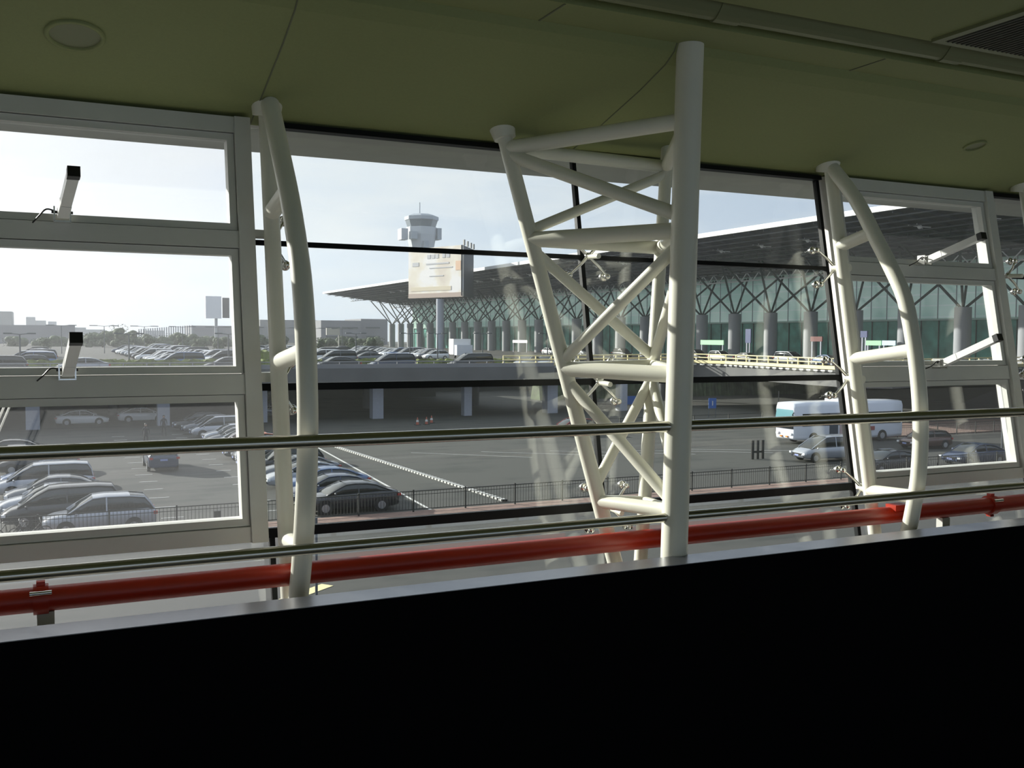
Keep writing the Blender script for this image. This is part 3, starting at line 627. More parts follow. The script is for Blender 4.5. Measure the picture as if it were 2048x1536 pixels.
MB().box((-1.0, -.8, 3.54), (2.2, .8, 3.72), M_bus).build('roof_unit', bt, True)
mm_ = MB().tube([(-6.0, -1.1, 2.7), (-6.35, -1.35, 2.6), (-6.4, -1.4, 2.2)], .04, M_blk, 8); mm_.box((-6.46, -1.5, 1.9), (-6.34, -1.3, 2.3), M_blk); mm_.build('mirror', bt, True)
# ---- bicycles leaning at the fence, lower left
def bicycle(px, label):
    p = atZ(px, 1078, GZ+.12); p.y = 43.9; t = thing('bicycle', label, 'bicycle', p, 0, 'bicycles at the fence')
    for dx in (-.52, .52):
        c = p+Vector((dx, 0, .33)); pts = [c+Vector((.32*math.cos(2*PI*k/20), 0, .32*math.sin(2*PI*k/20))) for k in range(21)]
        w = MB().tube(pts, .022, M_tyre, 6, False)
        for k in range(6): w.tube([c, c+Vector((.31*math.cos(PI*k/3), 0, .31*math.sin(PI*k/3)))], .006, M_rim, 4)
        w.build('wheel', t)
    a, b_, c, d, e_ = [p+Vector(v) for v in ((-.52, 0, .33), (-.15, 0, .82), (-.05, 0, .30), (.38, 0, .80), (.52, 0, .33))]
    f = MB()
    for u, v in ((a, b_), (a, c), (b_, c), (b_, d), (c, d), (d, e_)): f.tube([u, v], .018, M_fence, 6)
    f.build('frame', t); MB().tube([d, d+Vector((-.04, 0, .18))], .015, M_steel, 6).tube([d+Vector((-.04, -.25, .18)), d+Vector((-.04, .25, .18))], .014, M_steel, 6).build('handlebar', t)
    MB().ball(b_+Vector((0, 0, .08)), .12, M_blk, 8, (1.1, .6, .35), 5).build('saddle', t)
bicycle(22, 'dark bicycle leaning at the black fence, nearest the left edge'); bicycle(62, 'dark bicycle leaning at the black fence in front of the silver estate car')
st_ = thing('stay_rod', 'pair of thin pale slanting rods behind the lowest left window pane', 'rod', fac(20, 800, .4))
for x0_, x1_ in ((31, -32), (20, -43)): MB().tube([fac(x0_, 785, .42), fac(x1_, 935, .42)], .006, M_act, 6).build('rod', st_)
# ---- black luggage barrier, bin, cones, signs, poles, people
p = atZ(1515, 918, GZ); t = thing('barrier', 'small black frame barrier standing alone on the asphalt', 'barrier', p)
for dx in (-.45, 0, .45): bx('post', (p.x+dx-.10, p.y-.05, GZ), (p.x+dx+.10, p.y+.05, GZ+1.35), M_blk, t)
bx('rail', (p.x-.5, p.y-.04, GZ+.45), (p.x+.5, p.y+.04, GZ+.6), M_blk, t)
p = atZ(437, 1052, GZ+.12); tag(bx('litter_bin', (p.x-.15, 44.7, GZ), (p.x+.15, 45.0, GZ+.75), M_fence), 'small dark bin standing behind the fence at the window jamb', 'bin')
def cone(px, py, label):
    p = atZ(px, py, GZ); t = thing('traffic_cone', label, 'traffic cone', p, 0, 'traffic cones')
    MB().tube([p, p+Vector((0, 0, .75))], [.17, .04], mat('cone_orange', (.4, .10, .06), .5), 12).build('cone', t); bx('base', (p.x-.25, p.y-.25, GZ), (p.x+.25, p.y+.25, GZ+.05), M_blk, t); MB().tube([p+Vector((0, 0, .3)), p+Vector((0, 0, .5))], [.145, .1], M_paint, 12).build('stripe', t)
cone(835, 850, 'orange cone, leftmost of three in the shade'); cone(853, 849, 'orange cone, middle of three in the shade'); cone(863, 846, 'orange cone, rightmost of three in the shade')
def person(px, py, label, coat):
    p = atZ(px, py, GZ); mc = mat('coat_'+coat, (.03, .03, .035), .9); ms = mat('skin', (.35, .22, .16), .6)
    me = bpy.data.meshes.new('body'); J = [(0, 0, .92), (0, 0, 1.15), (0, 0, 1.42), (0, 0, 1.52), (0, 0, 1.64), (-.1, 0, .9), (-.13, .12, .48), (-.13, .05, .06), (-.13, -.1, .03), (.1, 0, .9), (.12, -.12, .48), (.13, -.2, .06), (.13, -.32, .03),
        (-.2, 0, 1.40), (-.25, .03, 1.12), (-.24, -.06, .86), (-.24, -.08, .76), (.2, 0, 1.40), (.25, -.03, 1.12), (.24, -.12, .88), (.24, -.14, .78)]
    E_ = [(0, 1), (1, 2), (2, 3), (3, 4), (0, 5), (5, 6), (6, 7), (7, 8), (0, 9), (9, 10), (10, 11), (11, 12), (2, 13), (13, 14), (14, 15), (15, 16), (2, 17), (17, 18), (18, 19), (19, 20)]
    R_ = [.15, .14, .15, .06, .10, .10, .075, .05, .04, .10, .075, .05, .04, .07, .05, .035, .03, .07, .05, .035, .03]
    me.from_pydata(J, E_, []); o = bpy.data.objects.new('person', me); COL.objects.link(o); o.location = p; me.materials.append(mc)
    sk = o.modifiers.new('skin', 'SKIN')
    for i, v in enumerate(me.skin_vertices[0].data): v.radius = (R_[i], R_[i]*.8); v.use_root = (i == 0)
    o.modifiers.new('sub', 'SUBSURF').levels = 1
    h = MB().ball((0, 0, 1.66), .105, ms, 12, (.85, 1, 1.2)); hh = h.build('head', o, True); MB().ball((0, .015, 1.70), .11, M_blk, 12, (.9, 1, 1.05)).build('hair', hh, True)
    return tag(o, label, 'person')
person(292, 893, 'person in dark clothes walking behind the handrail at left', 'dark')
person(328, 872, 'person in dark clothes in the shade of the deck beside the second pillar', 'dark')
t = thing('road_sign', 'blue road sign on two posts at the edge of the lower road', 'sign', atZ(1424, 835, GZ)); p = t.location.copy()
for dx in (-.45, .45): MB().tube([(p.x+dx, p.y, GZ), (p.x+dx, p.y, GZ+1.6)], .05, M_pole, 8).build('post', t)
M_blue = mat('sign_blue', (.03, .12, .42), .4); bx('sign_panel', (p.x-.5, p.y-.06, GZ+1.0), (p.x+.5, p.y-.02, GZ+2.1), M_blue, t)
bx('arrow', (p.x-.06, p.y-.075, GZ+1.3), (p.x+.06, p.y-.06, GZ+1.8), M_paint, t)
q = atY(1257, 800, 99); tag(bx('sign', (q.x-.7, 98.5, q.z-.5), (q.x+.7, 98.6, q.z+.5), M_blue), 'blue sign hanging under the deck behind the lattice truss', 'sign')
def lamp_post(base, h, label, grp, r=.06, arms=2, aw=1.4, mm=None):
    mm = mm or M_pole; x, y, z = base; t = thing('street_lamp', label, 'street lamp', base, 0, grp)
    MB().tube([(x, y, z), (x, y, z+h)], [r*1.4, r], mm, 10).build('pole', t)
    for s in ((-1, 1) if arms == 2 else (1,)):
        MB().tube([(x, y, z+h), (x+s*aw*.6, y, z+h+.12)], r*.6, mm, 8).build('arm', t); MB().box((x+s*aw*.45, y-.16, z+h+.04), (x+s*aw, y+.16, z+h+.18), mm).build('lamp_head', t)
for k, (px, lab) in enumerate(((40, 'left of the lower window opener'), (258, 'in the middle of the left window'), (457, 'beside the window jamb'), (712, 'left of the terminal columns'), (820, 'left of the billboard mast'), (875, 'behind the billboard mast'), (965, 'with dark arms in front of the terminal'), (1095, 'next to the lattice truss leg'))):
    Y = 112 if px < 700 else 135; b0 = atY(px, 700, Y); zt = atY(px, 669 if px < 500 else 668, Y).z
    lamp_post((b0.x, Y, DZ), zt-DZ, 'slim dark street lamp on the upper deck '+lab, 'street lamps on the upper deck', .07, 2, 1.5)
for k in range(9):
    x = 2+k*7.5; lamp_post((x, 200+k*3, DZ), 5.2, 'small distant street lamp far back on the upper car park, %s from the left' % ORD_[k], 'distant street lamps', .06, 2, 2.6)
for px, yb, yt, lab in ((633, 1205, 1035, 'behind the left bowed truss'), (1698, 965, 850, 'behind the right bowed truss'), (2003, 905, 805, 'at the right edge'), (1557, 812, 782, 'white, under the curved deck')):
    b0 = atZ(px, yb, GZ); tp = atY(px, yt, b0.y).z
    tag(MB().tube([(b0.x, b0.y, GZ), (b0.x, b0.y, tp)], .055 if yb < 1100 else .045, M_paint if 'white' in lab else M_pole, 10).build('pole'), 'thin upright pole '+lab, 'pole')
# ---------------------------------------------------------------- upper deck: cars, hedges
random.seed(11)
cols = ['silver']*4+['white']*4+['black']*3+['grey']*3+['darkblue', 'blue']; nc = 0
for xr_, y0_, y1_, kk in ((-2.0, 110.5, 175, 0), (13.0, 110, 200, 1), (19.5, 122, 215, 2), (33.0, 122, 190, 3), (39.0, 128, 200, 4), (54.0, 135, 200, 5)):
    y = y0_; ic = 0
    while y < y1_:
        if random.random() < 0.86:
            c_ = random.choice(cols); kd = random.choice(['sedan', 'sedan', 'suv', 'hatch', 'van']); row = ('leftmost', 'second', 'third', 'fourth', 'fifth', 'sixth')[kk]; ic += 1
            put_car(kd, c_, xr_+random.uniform(-.4, .4), y, PI+random.uniform(-.03, .03), '%s car on upper car park, %s from front in %s row from left' % (c_.replace('darkblue', 'dark blue'), ORD[ic-1], row), 'cars in rows on the upper car park', DZ, False); nc += 1
        y += 2.9
for px0, px1, kd, cl, lab in ((135, 195, 'sedan', 'silver', 'silver saloon on the deck road behind the lower left opener'), (425, 485, 'sedan', 'black', 'black saloon on the deck road beside the window jamb'), (643, 706, 'sedan', 'black', 'black saloon on the deck road, first right of the left bowed truss'),
        (745, 823, 'van', 'darkblue', 'dark van on the deck road left of the billboard mast'), (905, 978, 'van', 'black', 'dark people carrier on the deck road right of the billboard mast'), (1037, 1075, 'sedan', 'silver', 'silver saloon with headlights facing us on the deck road'), (1082, 1108, 'sedan', 'white', 'pale saloon on the deck road next to the truss leg'), (-30, 30, 'suv', 'black', 'dark car on the deck road at the left edge')):
    pm_ = (px0+px1)/2; q = atY(pm_, 720, 99.5); put_car(kd, cl, q.x, 99.5, PI if px0 < 1000 else PI+.6, lab, None, DZ, False)
# delivery truck
q = atY(918, 700, 152); tk = thing('box_truck', 'small white box truck in front of the terminal, right of the billboard mast', 'truck', (q.x, 152, DZ))
bx('cargo_box', (q.x-1.6, 150.5, DZ+.6), (q.x+1.5, 152.6, DZ+3.2), mat('truck_white', (.9, .88, .86), .4), tk); bx('cab', (q.x-1.5, 149.2, DZ+.5), (q.x+1.3, 150.5, DZ+2.2), M_bus, tk)
for dx in (-1.2, 1.1): MB().tube([(q.x+dx-.15, 151, DZ+.4), (q.x+dx+.15, 151, DZ+.4)], .4, M_tyre, 12).build('wheel', tk)
def hedge(xa, xb, y, h, w, label, z=DZ, mm=M_leaf):
    mb = MB(); nx = max(4, int((xb-xa)/.35)); ny = 4; rnd = random.Random(int(xa*10+y)); vs = []
    for i in range(nx+1):
        for j in range(ny+1):
            zz = 0 if j in (0, ny) else h*(.8+.35*rnd.random()); vs.append((xa+(xb-xa)*i/nx+rnd.uniform(-.1, .1), y+w*(j/ny-.5)+rnd.uniform(-.12, .12), z+zz))
    mb.add(vs, [(i*(ny+1)+j, (i+1)*(ny+1)+j, (i+1)*(ny+1)+j+1, i*(ny+1)+j+1) for i in range(nx) for j in range(ny)], mm)
    mb.add([vs[j] for j in range(ny+1)], [list(range(ny+1))], mm); mb.add([vs[nx*(ny+1)+j] for j in range(ny+1)], [list(range(ny+1))[::-1]], mm)
    return tag(mb.build('hedge'), label, 'hedge', 'hedges on the upper deck')
hedge(-4, 16, 104.5, 1.05, 1.2, 'low yellow green hedge on the left of the upper deck'); hedge(17, 27, 106, 1.0, 2, 'yellow green hedge beside the window jamb')
hedge(28, 36, 106, 1.0, 1.5, 'low hedge behind the black saloon on the deck road'); hedge(38, 52, 106, .95, 1.4, 'low bright green hedge at the foot of the billboard mast'); hedge(24, 34, 150, 1.3, 3, 'hedge between the distant car rows')
def tree(x, y, r, h, label, z=DZ):
    t = thing('tree', label, 'tree', (x, y, z), 0, 'distant trees'); MB().tube([(x, y, z), (x, y, z+h*.5)], [.25, .15], M_bark, 8).build('trunk', t)
    rnd = random.Random(int(x*7+y)); mb = MB()
    for k in range(16): a = rnd.random()*6.28; d = r*.8*rnd.random(); mb.ball((x+d*math.cos(a), y+d*math.sin(a), z+h*(.12+.72*rnd.random())), r*(.3+.25*rnd.random()), M_tree, 8, (1, 1, .8), 5)
    for k in range(260):
        a = rnd.random()*6.28; d = r*(.5+.55*rnd.random()); b_ = Vector((x+d*math.cos(a), y+d*math.sin(a), z+h*(.05+.97*rnd.random())));
        if rnd.random() < .9: u = Vector((rnd.uniform(-1, 1), rnd.uniform(-1, 1), rnd.uniform(-1, 1)))*.35; v = Vector((rnd.uniform(-1, 1), rnd.uniform(-1, 1), rnd.uniform(-1, 1)))*.35; mb.add([b_, b_+u, b_+v], [(0, 1, 2)], M_tree)
    mb.build('foliage', t)
for px, w, top, Y, lab in ((238, 34, 650, 300, 'broad dark tree on the skyline in the left window'), (205, 22, 664, 300, 'lower tree left of the broad dark tree'), (270, 20, 664, 300, 'lower tree right of the broad dark tree'), (300, 26, 672, 280, 'small tree under the row of white banners'), (175, 22, 668, 300, 'small tree beside the long flat building'),
        (365, 24, 668, 260, 'small tree by the far car rows'), (400, 30, 674, 240, 'rounded tree under the small billboard'), (440, 26, 676, 240, 'dark tree beside the window jamb'), (700, 26, 676, 230, 'green tree in front of the grey block building'), (740, 30, 676, 230, 'green tree left of the terminal columns'), (640, 20, 676, 230, 'tree just right of the left bowed truss'), (90, 20, 676, 260, 'small bush in front of the long flat building')):
    q = atY(px, top, Y); tree(q.x, Y, w*Y/F*.5, q.z-DZ, lab)
for k, (px, top, w) in enumerate(sorted(((160, 668, 34), (190, 666, 36), (222, 662, 40), (255, 662, 36), (285, 668, 34), (325, 671, 40), (350, 667, 40), (385, 672, 40), (415, 676, 40), (450, 677, 44), (480, 674, 40), (120, 676, 40), (80, 678, 36), (30, 676, 40), (520, 672, 36), (560, 672, 36), (655, 678, 36), (685, 674, 36), (720, 680, 36), (755, 676, 34)))):
    q = atY(px, top, 320+16*(k%2)); tree(q.x, 320+16*(k%2), w*300/F*.5, q.z-DZ, 'hazy green tree in the belt beyond the upper car park, %s from the left' % ORD[k])
# ---------------------------------------------------------------- far buildings
def px_box(x0, x1, ytop, Y, depth, m, name, label, grp=None, parent=None):
    a = atY(x0, ytop, Y); c = atY(x1, ytop, Y); o = bx(name, (a.x, Y, DZ), (c.x, Y+depth, (a.z+c.z)/2), m, parent); return tag(o, label, 'building', grp) if not parent else o
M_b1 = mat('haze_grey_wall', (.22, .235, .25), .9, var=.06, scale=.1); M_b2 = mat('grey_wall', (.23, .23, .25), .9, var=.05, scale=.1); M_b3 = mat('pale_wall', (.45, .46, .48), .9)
M_win = mat('dark_window_band', (.06, .07, .08), .3)
gb = 'far buildings on the skyline'
px_box(-120, 24, 622, 640, 30, M_b1, 'building', 'tall pale block at the left edge of the skyline', gb)
px_box(-60, 150, 650, 420, 40, M_b2, 'building', 'long low flat grey building at left', gb)
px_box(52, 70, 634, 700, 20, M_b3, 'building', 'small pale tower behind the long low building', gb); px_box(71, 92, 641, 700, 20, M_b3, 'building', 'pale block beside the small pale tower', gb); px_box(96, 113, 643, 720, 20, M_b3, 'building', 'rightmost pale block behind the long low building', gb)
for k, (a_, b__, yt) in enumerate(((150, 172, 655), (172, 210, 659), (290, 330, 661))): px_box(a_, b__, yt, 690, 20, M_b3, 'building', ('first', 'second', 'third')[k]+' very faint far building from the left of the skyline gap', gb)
px_box(385, 560, 652, 470, 30, M_b2, 'building', 'plain grey hall with small spikes on its roof behind the window jamb', gb)
px_box(520, 640, 640, 520, 30, M_b2, 'building', 'grey hall behind the left bowed truss', gb)
hb = thing('building', 'grey block building with a stepped roof left of the terminal', 'building', (atY(700, 642, 400).x, 400, DZ), 0, gb)
px_box(642, 722, 641, 400, 25, M_b2, 'main_wall', None, None, hb); px_box(722, 775, 638, 402, 25, M_b2, 'stair_tower', None, None, hb)
for x0_, x1_ in ((652, 680), (684, 716), (732, 760)):
    for yy in (654, 672):
        a = atY(x0_, yy, 399.7); c = atY(x1_, yy+3, 399.7); bx('window', (a.x, 399.7, c.z), (c.x, 400.1, a.z), M_win, hb)
bn = thing('fence', 'row of pale upright banners on the skyline in the left window', 'banners', (atY(330, 660, 380).x, 380, DZ))
for k in range(24):
    px = 278+k*4.6; q = atY(px, 650+(24-k)*.35, 380); bx('banner', (q.x-.22, 380, DZ), (q.x+.22, 380.3, q.z), M_b3, bn)
q = atY(665, 662, 300); bb3 = thing('billboard', 'small blank cream billboard in front of the grey block building', 'billboard', (q.x, 300, DZ))
a = atY(653, 656, 300); c = atY(680, 670, 300); M_cream = mat('cream_board', (.75, .70, .60), .7); bx('board', (a.x, 300, c.z), (c.x, 300.6, a.z), M_cream, bb3)
MB().tube([(c.x-.3, 300.3, DZ), (c.x-.3, 300.3, a.z-1)], .2, M_cream, 8).build('post', bb3)
# ---- big billboard on mast
PB = atY(880, 700, 186); bb = thing('billboard', 'large pale advertising billboard on a thick round mast before the terminal', 'billboard', (PB.x, 186, DZ))
MB().tube([(PB.x, 186, DZ), (PB.x, 186, atY(880, 598, 186).z)], .78, M_pil, 24).build('mast', bb)
mb_ = bpy.data.materials.new('poster_print'); mb_.use_nodes = True; t_ = mb_.node_tree; b = t_.nodes['Principled BSDF']; n = t_.nodes.new; l = t_.links.new
tg = n('ShaderNodeTexCoord'); nz = n('ShaderNodeTexNoise'); nz.inputs['Scale'].default_value = 2.2; nz.inputs['Detail'].default_value = 3; l(tg.outputs['Generated'], nz.inputs['Vector'])
rr = n('ShaderNodeValToRGB'); rr.color_ramp.elements[0].position = .35; rr.color_ramp.elements[0].color = (.66, .58, .50, 1); rr.color_ramp.elements[1].position = .6; rr.color_ramp.elements[1].color = (.80, .78, .78, 1); q_ = rr.color_ramp.elements.new(.5); q_.color = (.76, .70, .60, 1)
l(nz.outputs[0], rr.inputs[0]); l(rr.outputs[0], b.inputs['Base Color']); b.inputs['Roughness'].default_value = .6
Ya, Yb, Yc = 194, 179, 188
A0, A1 = atY(817, 597, Ya), atY(817, 499, Ya); B0, B1 = atY(925, 590, Yb), atY(925, 496, Yb); C0, C1 = atY(947, 592, Yc), atY(947, 499, Yc)
zlo, zhi = A0.z, A1.z
def quad_box(p, q, z0, z1, th, m, name, parent):
    d = (q-p); d.z = 0; d.normalize(); nn_ = Vector((d.y, -d.x, 0))*th
    P_ = [Vector((p.x, p.y, z0)), Vector((q.x, q.y, z0)), Vector((q.x, q.y, z0))-nn_, Vector((p.x, p.y, z0))-nn_]
    return MB().hexa(P_+[v+Vector((0, 0, z1-z0)) for v in P_], m).build(name, parent)
quad_box(A0, B0, zlo, zhi, .3, mb_, 'poster', bb)
quad_box(B0, C0, zlo+.2, zhi, .3, mat('dark_board_side', (.05, .055, .065), .6), 'side_panel', bb)
dn = (B0-A0); dn.z = 0; dn.normalize(); nn_ = Vector((dn.y, -dn.x, 0))
def on_poster(u0, u1, v0, v1, m, name):   # faint print on the poster
    Lh = (Vector((B0.x, B0.y, 0))-Vector((A0.x, A0.y, 0))).length; o_ = Vector((A0.x, A0.y, 0))+nn_*.05
    p = o_+dn*Lh*u0; q = o_+dn*Lh*u1; z0 = zlo+(zhi-zlo)*v0; z1 = zlo+(zhi-zlo)*v1; u = nn_*.04
    MB().hexa([Vector((p.x, p.y, z0)), Vector((q.x, q.y, z0)), Vector((q.x, q.y, z0))-u, Vector((p.x, p.y, z0))-u, Vector((p.x, p.y, z1)), Vector((q.x, q.y, z1)), Vector((q.x, q.y, z1))-u, Vector((p.x, p.y, z1))-u], m).build(name, bb)
M_pr = mat('faint_grey_print', (.55, .55, .57), .7); M_po = mat('faint_orange_print', (.78, .52, .36), .7)
for u0, u1 in ((.36, .42), (.44, .50), (.52, .57), (.64, .69), (.71, .77)): on_poster(u0, u1, .78, .86, M_pr, 'lettering')
on_poster(.34, .76, .66, .69, M_pr, 'lettering'); on_poster(.40, .82, .58, .60, M_pr, 'lettering'); on_poster(.08, .20, .64, .72, M_pr, 'lettering'); on_poster(.40, .66, .42, .44, M_pr, 'lettering')
on_poster(.88, .97, .52, .70, M_po, 'picture'); on_poster(0, 1, .0, .09, mat('brown_print', (.45, .35, .30), .7), 'picture'); on_poster(.05, .8, .14, .22, mat('tan_print', (.68, .60, .46), .7), 'picture')
cq = MB();
for f_ in (.1, .4, .7, .95): c = B0.lerp(C0, f_); cq.box((c.x-.12, c.y-.5, zhi), (c.x+.12, c.y+.1, zhi+1.1), M_pole)
cq.build('floodlights', bb)
q = atY(433, 660, 330); b2 = thing('billboard', 'small faint billboard on a mast beside the window jamb', 'billboard', (q.x, 330, DZ)); a = atY(411, 592, 330); c = atY(443, 637, 330); d = atY(458, 637, 332)
MB().tube([(q.x, 330.8, DZ), (q.x, 330.8, c.z)], .5, M_b3, 12).build('mast', b2); bx('poster', (a.x, 330, c.z), (c.x, 330.5, a.z), mat('pale_poster', (.9, .9, .92), .6), b2); bx('side_panel', (c.x+.5, 331, c.z+.2), (d.x, 331.4, a.z-.4), mat('dark_board_side', (.05, .055, .065), .6), b2)
# ---- control tower
tx = atY(843, 460, 400); tw = thing('control_tower', 'airport control tower rising behind the billboard', 'tower', (tx.x, 400, DZ))
def rad(px): return px*400/F/0.92
def oct_(mb, zs, m):
    n_ = 8; vs = [(tx.x+r*math.cos(2*PI*(k+.5)/n_), 400+r*math.sin(2*PI*(k+.5)/n_), z) for r, z in zs for k in range(n_)]
    mb.add(vs, [(i*n_+k, i*n_+(k+1) % n_, (i+1)*n_+(k+1) % n_, (i+1)*n_+k) for i in range(len(zs)-1) for k in range(n_)]+[list(range(n_))[::-1], [(len(zs)-1)*n_+k for k in range(n_)]], m); return mb
zt = lambda y: atY(843, y, 400).z
M_tw = mat('tower_grey', (.36, .40, .45), .7); M_tw2 = mat('tower_pale', (.50, .53, .57), .7)
oct_(MB(), [(rad(17), DZ), (rad(19), zt(540)), (rad(22), zt(505)), (rad(29), zt(470)), (rad(29.5), zt(455))], M_tw2).build('shaft', tw)
oct_(MB(), [(rad(27), zt(455)), (rad(31.5), zt(441))], mat('tower_glass', (.14, .17, .20), .2)).build('cab_windows', tw)
oct_(MB(), [(rad(33), zt(441)), (rad(33), zt(434)), (rad(23), zt(430)), (rad(20), zt(429))], M_tw).build('roof', tw)
MB().tube([(tx.x-.8, 400, zt(430)), (tx.x-.8, 400, zt(405))], .22, M_tw, 8).build('antenna', tw)
for s, px0, px1 in ((1, 872, 880), (-1, 800, 813)):
    a = atY(px0, 457, 398); c = atY(px1, 480, 398); bx('balcony_unit', (a.x, 396, c.z), (c.x, 401, a.z), M_tw if s > 0 else M_tw2, tw)
for x0_, x1_ in ((822, 834), (847, 856)): a = atY(x0_, 462, 394); c = atY(x1_, 478 if x0_ < 840 else 500, 394); bx('opening', (a.x, 393.2, c.z), (c.x, 396.5, a.z if x0_ < 840 else zt(484)), M_tw, tw)
# ---------------------------------------------------------------- terminal
TX = 103.0; tm = thing('terminal', 'long airport terminal with a sloping roof on branching column struts', 'building', (TX, 120, DZ))
M_roofu = mat('roof_underside', (.075, .08, .09), .7, var=.15, scale=.4); M_roofr = mat('roof_rib_grey', (.11, .12, .13), .7); M_roofw = mat('white_roof_edge', (.85, .85, .85), .5); M_col = mat('terminal_column', (.30, .31, .33), .7); M_strut = mat('terminal_strut', (.035, .055, .052), .6)
XO, ZO, XI, ZI = 82.0, 15.45, 108.0, 12.4; YA, YE = 30.0, 318.0
MB().hexa([(XO, YA, ZO), (XO, YE, ZO), (XI+3.2, YE, ZI-.4), (XI+3.2, YA, ZI-.4), (XO, YA, ZO+.12), (XO, YE, ZO+.12), (XI+3.2, YE, ZI+.1), (XI+3.2, YA, ZI+.1)], M_roofu).build('roof', tm)
MB().hexa([(XO-.35, YA, ZO-.05), (XO-.35, YE+.3, ZO-.05), (XO, YE+.3, ZO-.05), (XO, YA, ZO-.05), (XO-.35, YA, ZO+.55), (XO-.35, YE+.3, ZO+.55), (XO, YE+.3, ZO+.55), (XO, YA, ZO+.55)], M_roofw).build('roof_edge', tm)
def zroof(x): return ZO+(ZI-ZO)*(x-XO)/(XI-XO)
purl = MB()
for k in range(10): x = XO+1.2+k*2.4; z = zroof(x); purl.box((x-.08, YA, z-.45), (x+.08, YE, z-.30), M_roofr)
purl.build('roof_purlins', tm)
rib = MB()
for k in range(96): y = YA+k*3.0; rib.hexa([(XO+.2, y, zroof(XO+.2)-.28), (XO+.2, y+.12, zroof(XO+.2)-.28), (XI, y+.12, zroof(XI)-.28), (XI, y, zroof(XI)-.28), (XO+.2, y, zroof(XO)-.02), (XO+.2, y+.12, zroof(XO)-.02), (XI, y+.12, zroof(XI)), (XI, y, zroof(XI))], M_roofr)
rib.build('roof_ribs', tm)
tt = MB(); zz0 = zroof(TX+2)-.3; zz1 = zz0-1.35
for z in (zz0, zz1): tt.tube([(TX+2, YA, z), (TX+2, YE, z)], .11, M_roofw, 6)
k = 0; y = YA
while y < YE-1.5: tt.tube([(TX+2, y, zz0 if k % 2 else zz1), (TX+2, y+1.5, zz1 if k % 2 else zz0)], .08, M_roofw, 5); y += 1.5; k += 1
tt.build('ring_truss', tm)
tt = MB(); XT = 91.0
for z in (zroof(XT)-.4, zroof(XT)-1.3): tt.tube([(XT, YA, z), (XT, YE, z)], .08, M_strut, 6)
for k in range(96): y = YA+3*k; tt.tube([(XT, y, zroof(XT)-.4), (XT, y, zroof(XT)-1.3)], .05, M_strut, 5); tt.tube([(XT, y, zroof(XT)-1.3), (XT, y+3, zroof(XT)-.4)], .05, M_strut, 5)
tt.build('roof_lattice', tm)
mgl = bpy.data.materials.new('green_curtain_glass'); mgl.use_nodes = True; t_ = mgl.node_tree; t_.nodes.clear(); n = t_.nodes.new; l = t_.links.new
o_ = n('ShaderNodeOutputMaterial'); dfd = n('ShaderNodeBsdfDiffuse'); tln = n('ShaderNodeBsdfTranslucent'); glo = n('ShaderNodeBsdfGlossy'); glo.inputs['Roughness'].default_value = .15
bt_ = n('ShaderNodeTexBrick'); tg = n('ShaderNodeTexCoord'); mpn = n('ShaderNodeMapping'); mpn.inputs['Rotation'].default_value = (math.radians(90), 0, math.radians(90)); l(tg.outputs['Object'], mpn.inputs[0])
sx_ = n('ShaderNodeSeparateXYZ'); l(tg.outputs['Object'], sx_.inputs[0]); cx_ = n('ShaderNodeCombineXYZ'); l(sx_.outputs['Y'], cx_.inputs[0]); l(sx_.outputs['Z'], cx_.inputs[1]); l(cx_.outputs[0], bt_.inputs['Vector'])
bt_.offset = 0; bt_.inputs['Scale'].default_value = 1; bt_.inputs['Brick Width'].default_value = 3; bt_.inputs['Row Height'].default_value = 1.55; bt_.inputs['Mortar Size'].default_value = .09
bt_.inputs['Color1'].default_value = (.78, .94, .86, 1); bt_.inputs['Color2'].default_value = (.72, .90, .81, 1); bt_.inputs['Mortar'].default_value = (.90, .97, .93, 1)
l(bt_.outputs[0], dfd.inputs[0]); l(bt_.outputs[0], tln.inputs[0]); m1 = n('ShaderNodeMixShader'); m1.inputs[0].default_value = .62; l(dfd.outputs[0], m1.inputs[1]); l(tln.outputs[0], m1.inputs[2])
m2 = n('ShaderNodeMixShader'); m2.inputs[0].default_value = .08; l(m1.outputs[0], m2.inputs[1]); l(glo.outputs[0], m2.inputs[2]); l(m2.outputs[0], o_.inputs[0])
bx('curtain_wall', (XI+2, YA, 4.3), (XI+2.15, YE-8, ZI-.2), mgl, tm)
mlo = mat('dark_green_glass', (.07, .27, .22), .35, spec=.25, var=.4, scale=.5)
bx('lower_glazing', (XI+2.3, YA, DZ), (XI+2.5, YE-8, 4.2), mlo, tm); bx('floor_band', (XI+1.8, YA, 4.15), (XI+2.3, YE-8, 4.4), mat('pale_green_band', (.35, .5, .45), .6), tm)
m = MB(); y = YA
while y < YE-8: m.box((XI+2.15, y-.05, DZ), (XI+2.3, y+.05, 4.2), M_strut); m.box((XI+1.9, y-.035, 4.4), (XI+2.0, y+.035, ZI-.2), M_col); y += 3
m.build('mullions', tm)
yc = 122.0; k0 = -8; cols_ = []
for k in range(-9, 23):
    y = yc+k*8.98
    if y > YE-2 or y < YA+5: continue
    cp = 5.6
    c = MB().tube([(TX, y, DZ), (TX, y, cp)], 1.02, M_col, 20); c.build('column', tm); co = tm.children[-1]
    for dy, dx in ((4.2, -6.0), (-4.2, -6.0), (4.2, 6.0), (-4.2, 6.0)):
        if y+dy > YE+2 or y+dy < YA: continue
        MB().tube([(TX+(.2 if dx > 0 else -.2), y+dy*.04, cp-.1), (TX+dx, y+dy, zroof(TX+dx)-.5)], .165, M_strut, 8).build('strut', co)
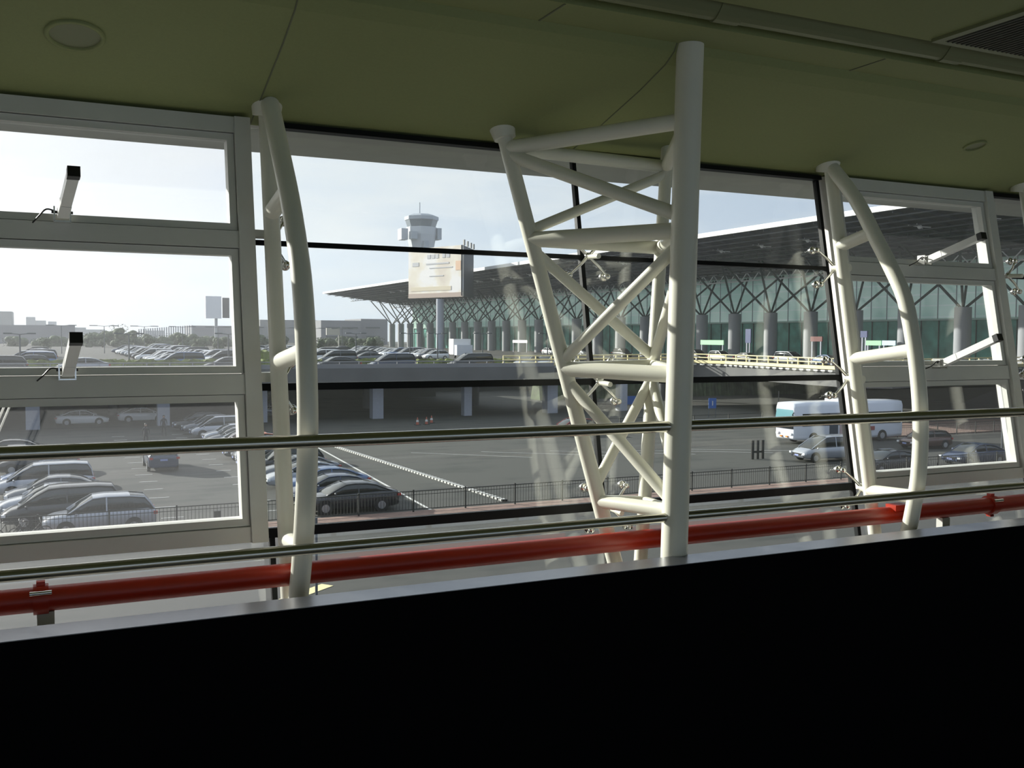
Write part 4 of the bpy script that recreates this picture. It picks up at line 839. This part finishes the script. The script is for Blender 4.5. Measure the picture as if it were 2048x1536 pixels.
for k in range(-7, 18):
    y = 116.5+k*9.0
    if y > YE-10 or y < 45: continue
    XL = 89.0; p0 = atX(1495, 496, XL).z; m = MB().ball((XL, y, p0), .26, M_roofw, 10)
    for dx, dy in ((-1.1, -.6), (1.1, -.6), (-1.1, .6), (1.1, .6)): m.tube([(XL, y, p0), (XL+dx, y+dy, zroof(XL+dx)-.3)], .06, M_roofw, 6)
    m.build('roof_lamp', tm)
# kiosks and signs before the terminal
for (x0_, y0_, x1_, y1_, mm, lb) in ((1402, 680, 1448, 690, mat('kiosk_green', (.35, .70, .40), .5), 'pale green sign band above the doors left in front of the terminal'), (1026, 680, 1055, 686, M_roofw, 'small white canopy in front of the terminal behind the truss leg'),
        (1622, 673, 1645, 683, mat('sign_dark_red', (.12, .012, .01), .5), 'dark red sign board before the terminal'), (1733, 681, 1763, 691, mat('kiosk_green', (.35, .70, .40), .5), 'bright green display board before the terminal'), (1765, 681, 1792, 691, mat('kiosk_blue', (.55, .75, .85), .5), 'pale blue display board before the terminal'),
        (1492, 658, 1502, 686, mat('sign_navy', (.03, .05, .16), .5), 'narrow dark blue sign before the terminal'), (1722, 662, 1735, 675, mat('sign_navy', (.03, .05, .16), .5), 'dark blue sign beside the right bowed truss')):
    a = atX(x0_, y0_, 99.5); c = atX(x1_, y1_, 99.5); t = thing('sign_board', lb, 'sign', (99.5, (a.y+c.y)/2, DZ))
    bx('panel', (99.4, min(a.y, c.y), min(a.z, c.z)), (99.6, max(a.y, c.y), max(a.z, c.z)), mm, t)
    for yy in (min(a.y, c.y)+.3, max(a.y, c.y)-.3): bx('post', (99.42, yy-.1, DZ), (99.58, yy+.1, min(a.z, c.z)), M_pil, t)
# bus shelter and cars at the kerb before the terminal
for k, (yy, kd, cl) in enumerate(((178, 'sedan', 'white'), (165, 'van', 'silver'), (150, 'suv', 'black'), (128, 'van', 'black'), (121.5, 'suv', 'white'), (115, 'sedan', 'black'), (106, 'van', 'silver'), (98.5, 'sedan', 'blue'), (86, 'sedan', 'grey'), (74, 'sedan', 'silver'))):
    put_car(kd, cl, 93.0, yy, -PI/2, '%s car waiting at the terminal kerb, %s from the left' % (cl, ORD[k]), 'cars at the terminal kerb', DZ, False)
# dark planting below the curved deck
hedge(60, 110, 119, 3.2, 3, 'dark planting under the curved deck', GZ, M_tree)
# ---------------------------------------------------------------- haze
hz = bpy.data.materials.new('haze'); hz.use_nodes = True; t_ = hz.node_tree; t_.nodes.clear(); o_ = t_.nodes.new('ShaderNodeOutputMaterial'); vs_ = t_.nodes.new('ShaderNodeVolumeScatter')
vs_.inputs['Color'].default_value = (.93, .96, 1, 1); vs_.inputs['Density'].default_value = 0.0003; vs_.inputs['Anisotropy'].default_value = 0.45; t_.links.new(vs_.outputs[0], o_.inputs['Volume'])
h_ = MB().box((-400, 30, GZ-.2), (600, 900, 75), hz).build('haze'); h_['kind'] = 'stuff'; h_['label'] = 'thin pale haze in the air over the car park'; h_['category'] = 'haze'
for o in bpy.data.objects:
    if '_used' in o: del o['_used']
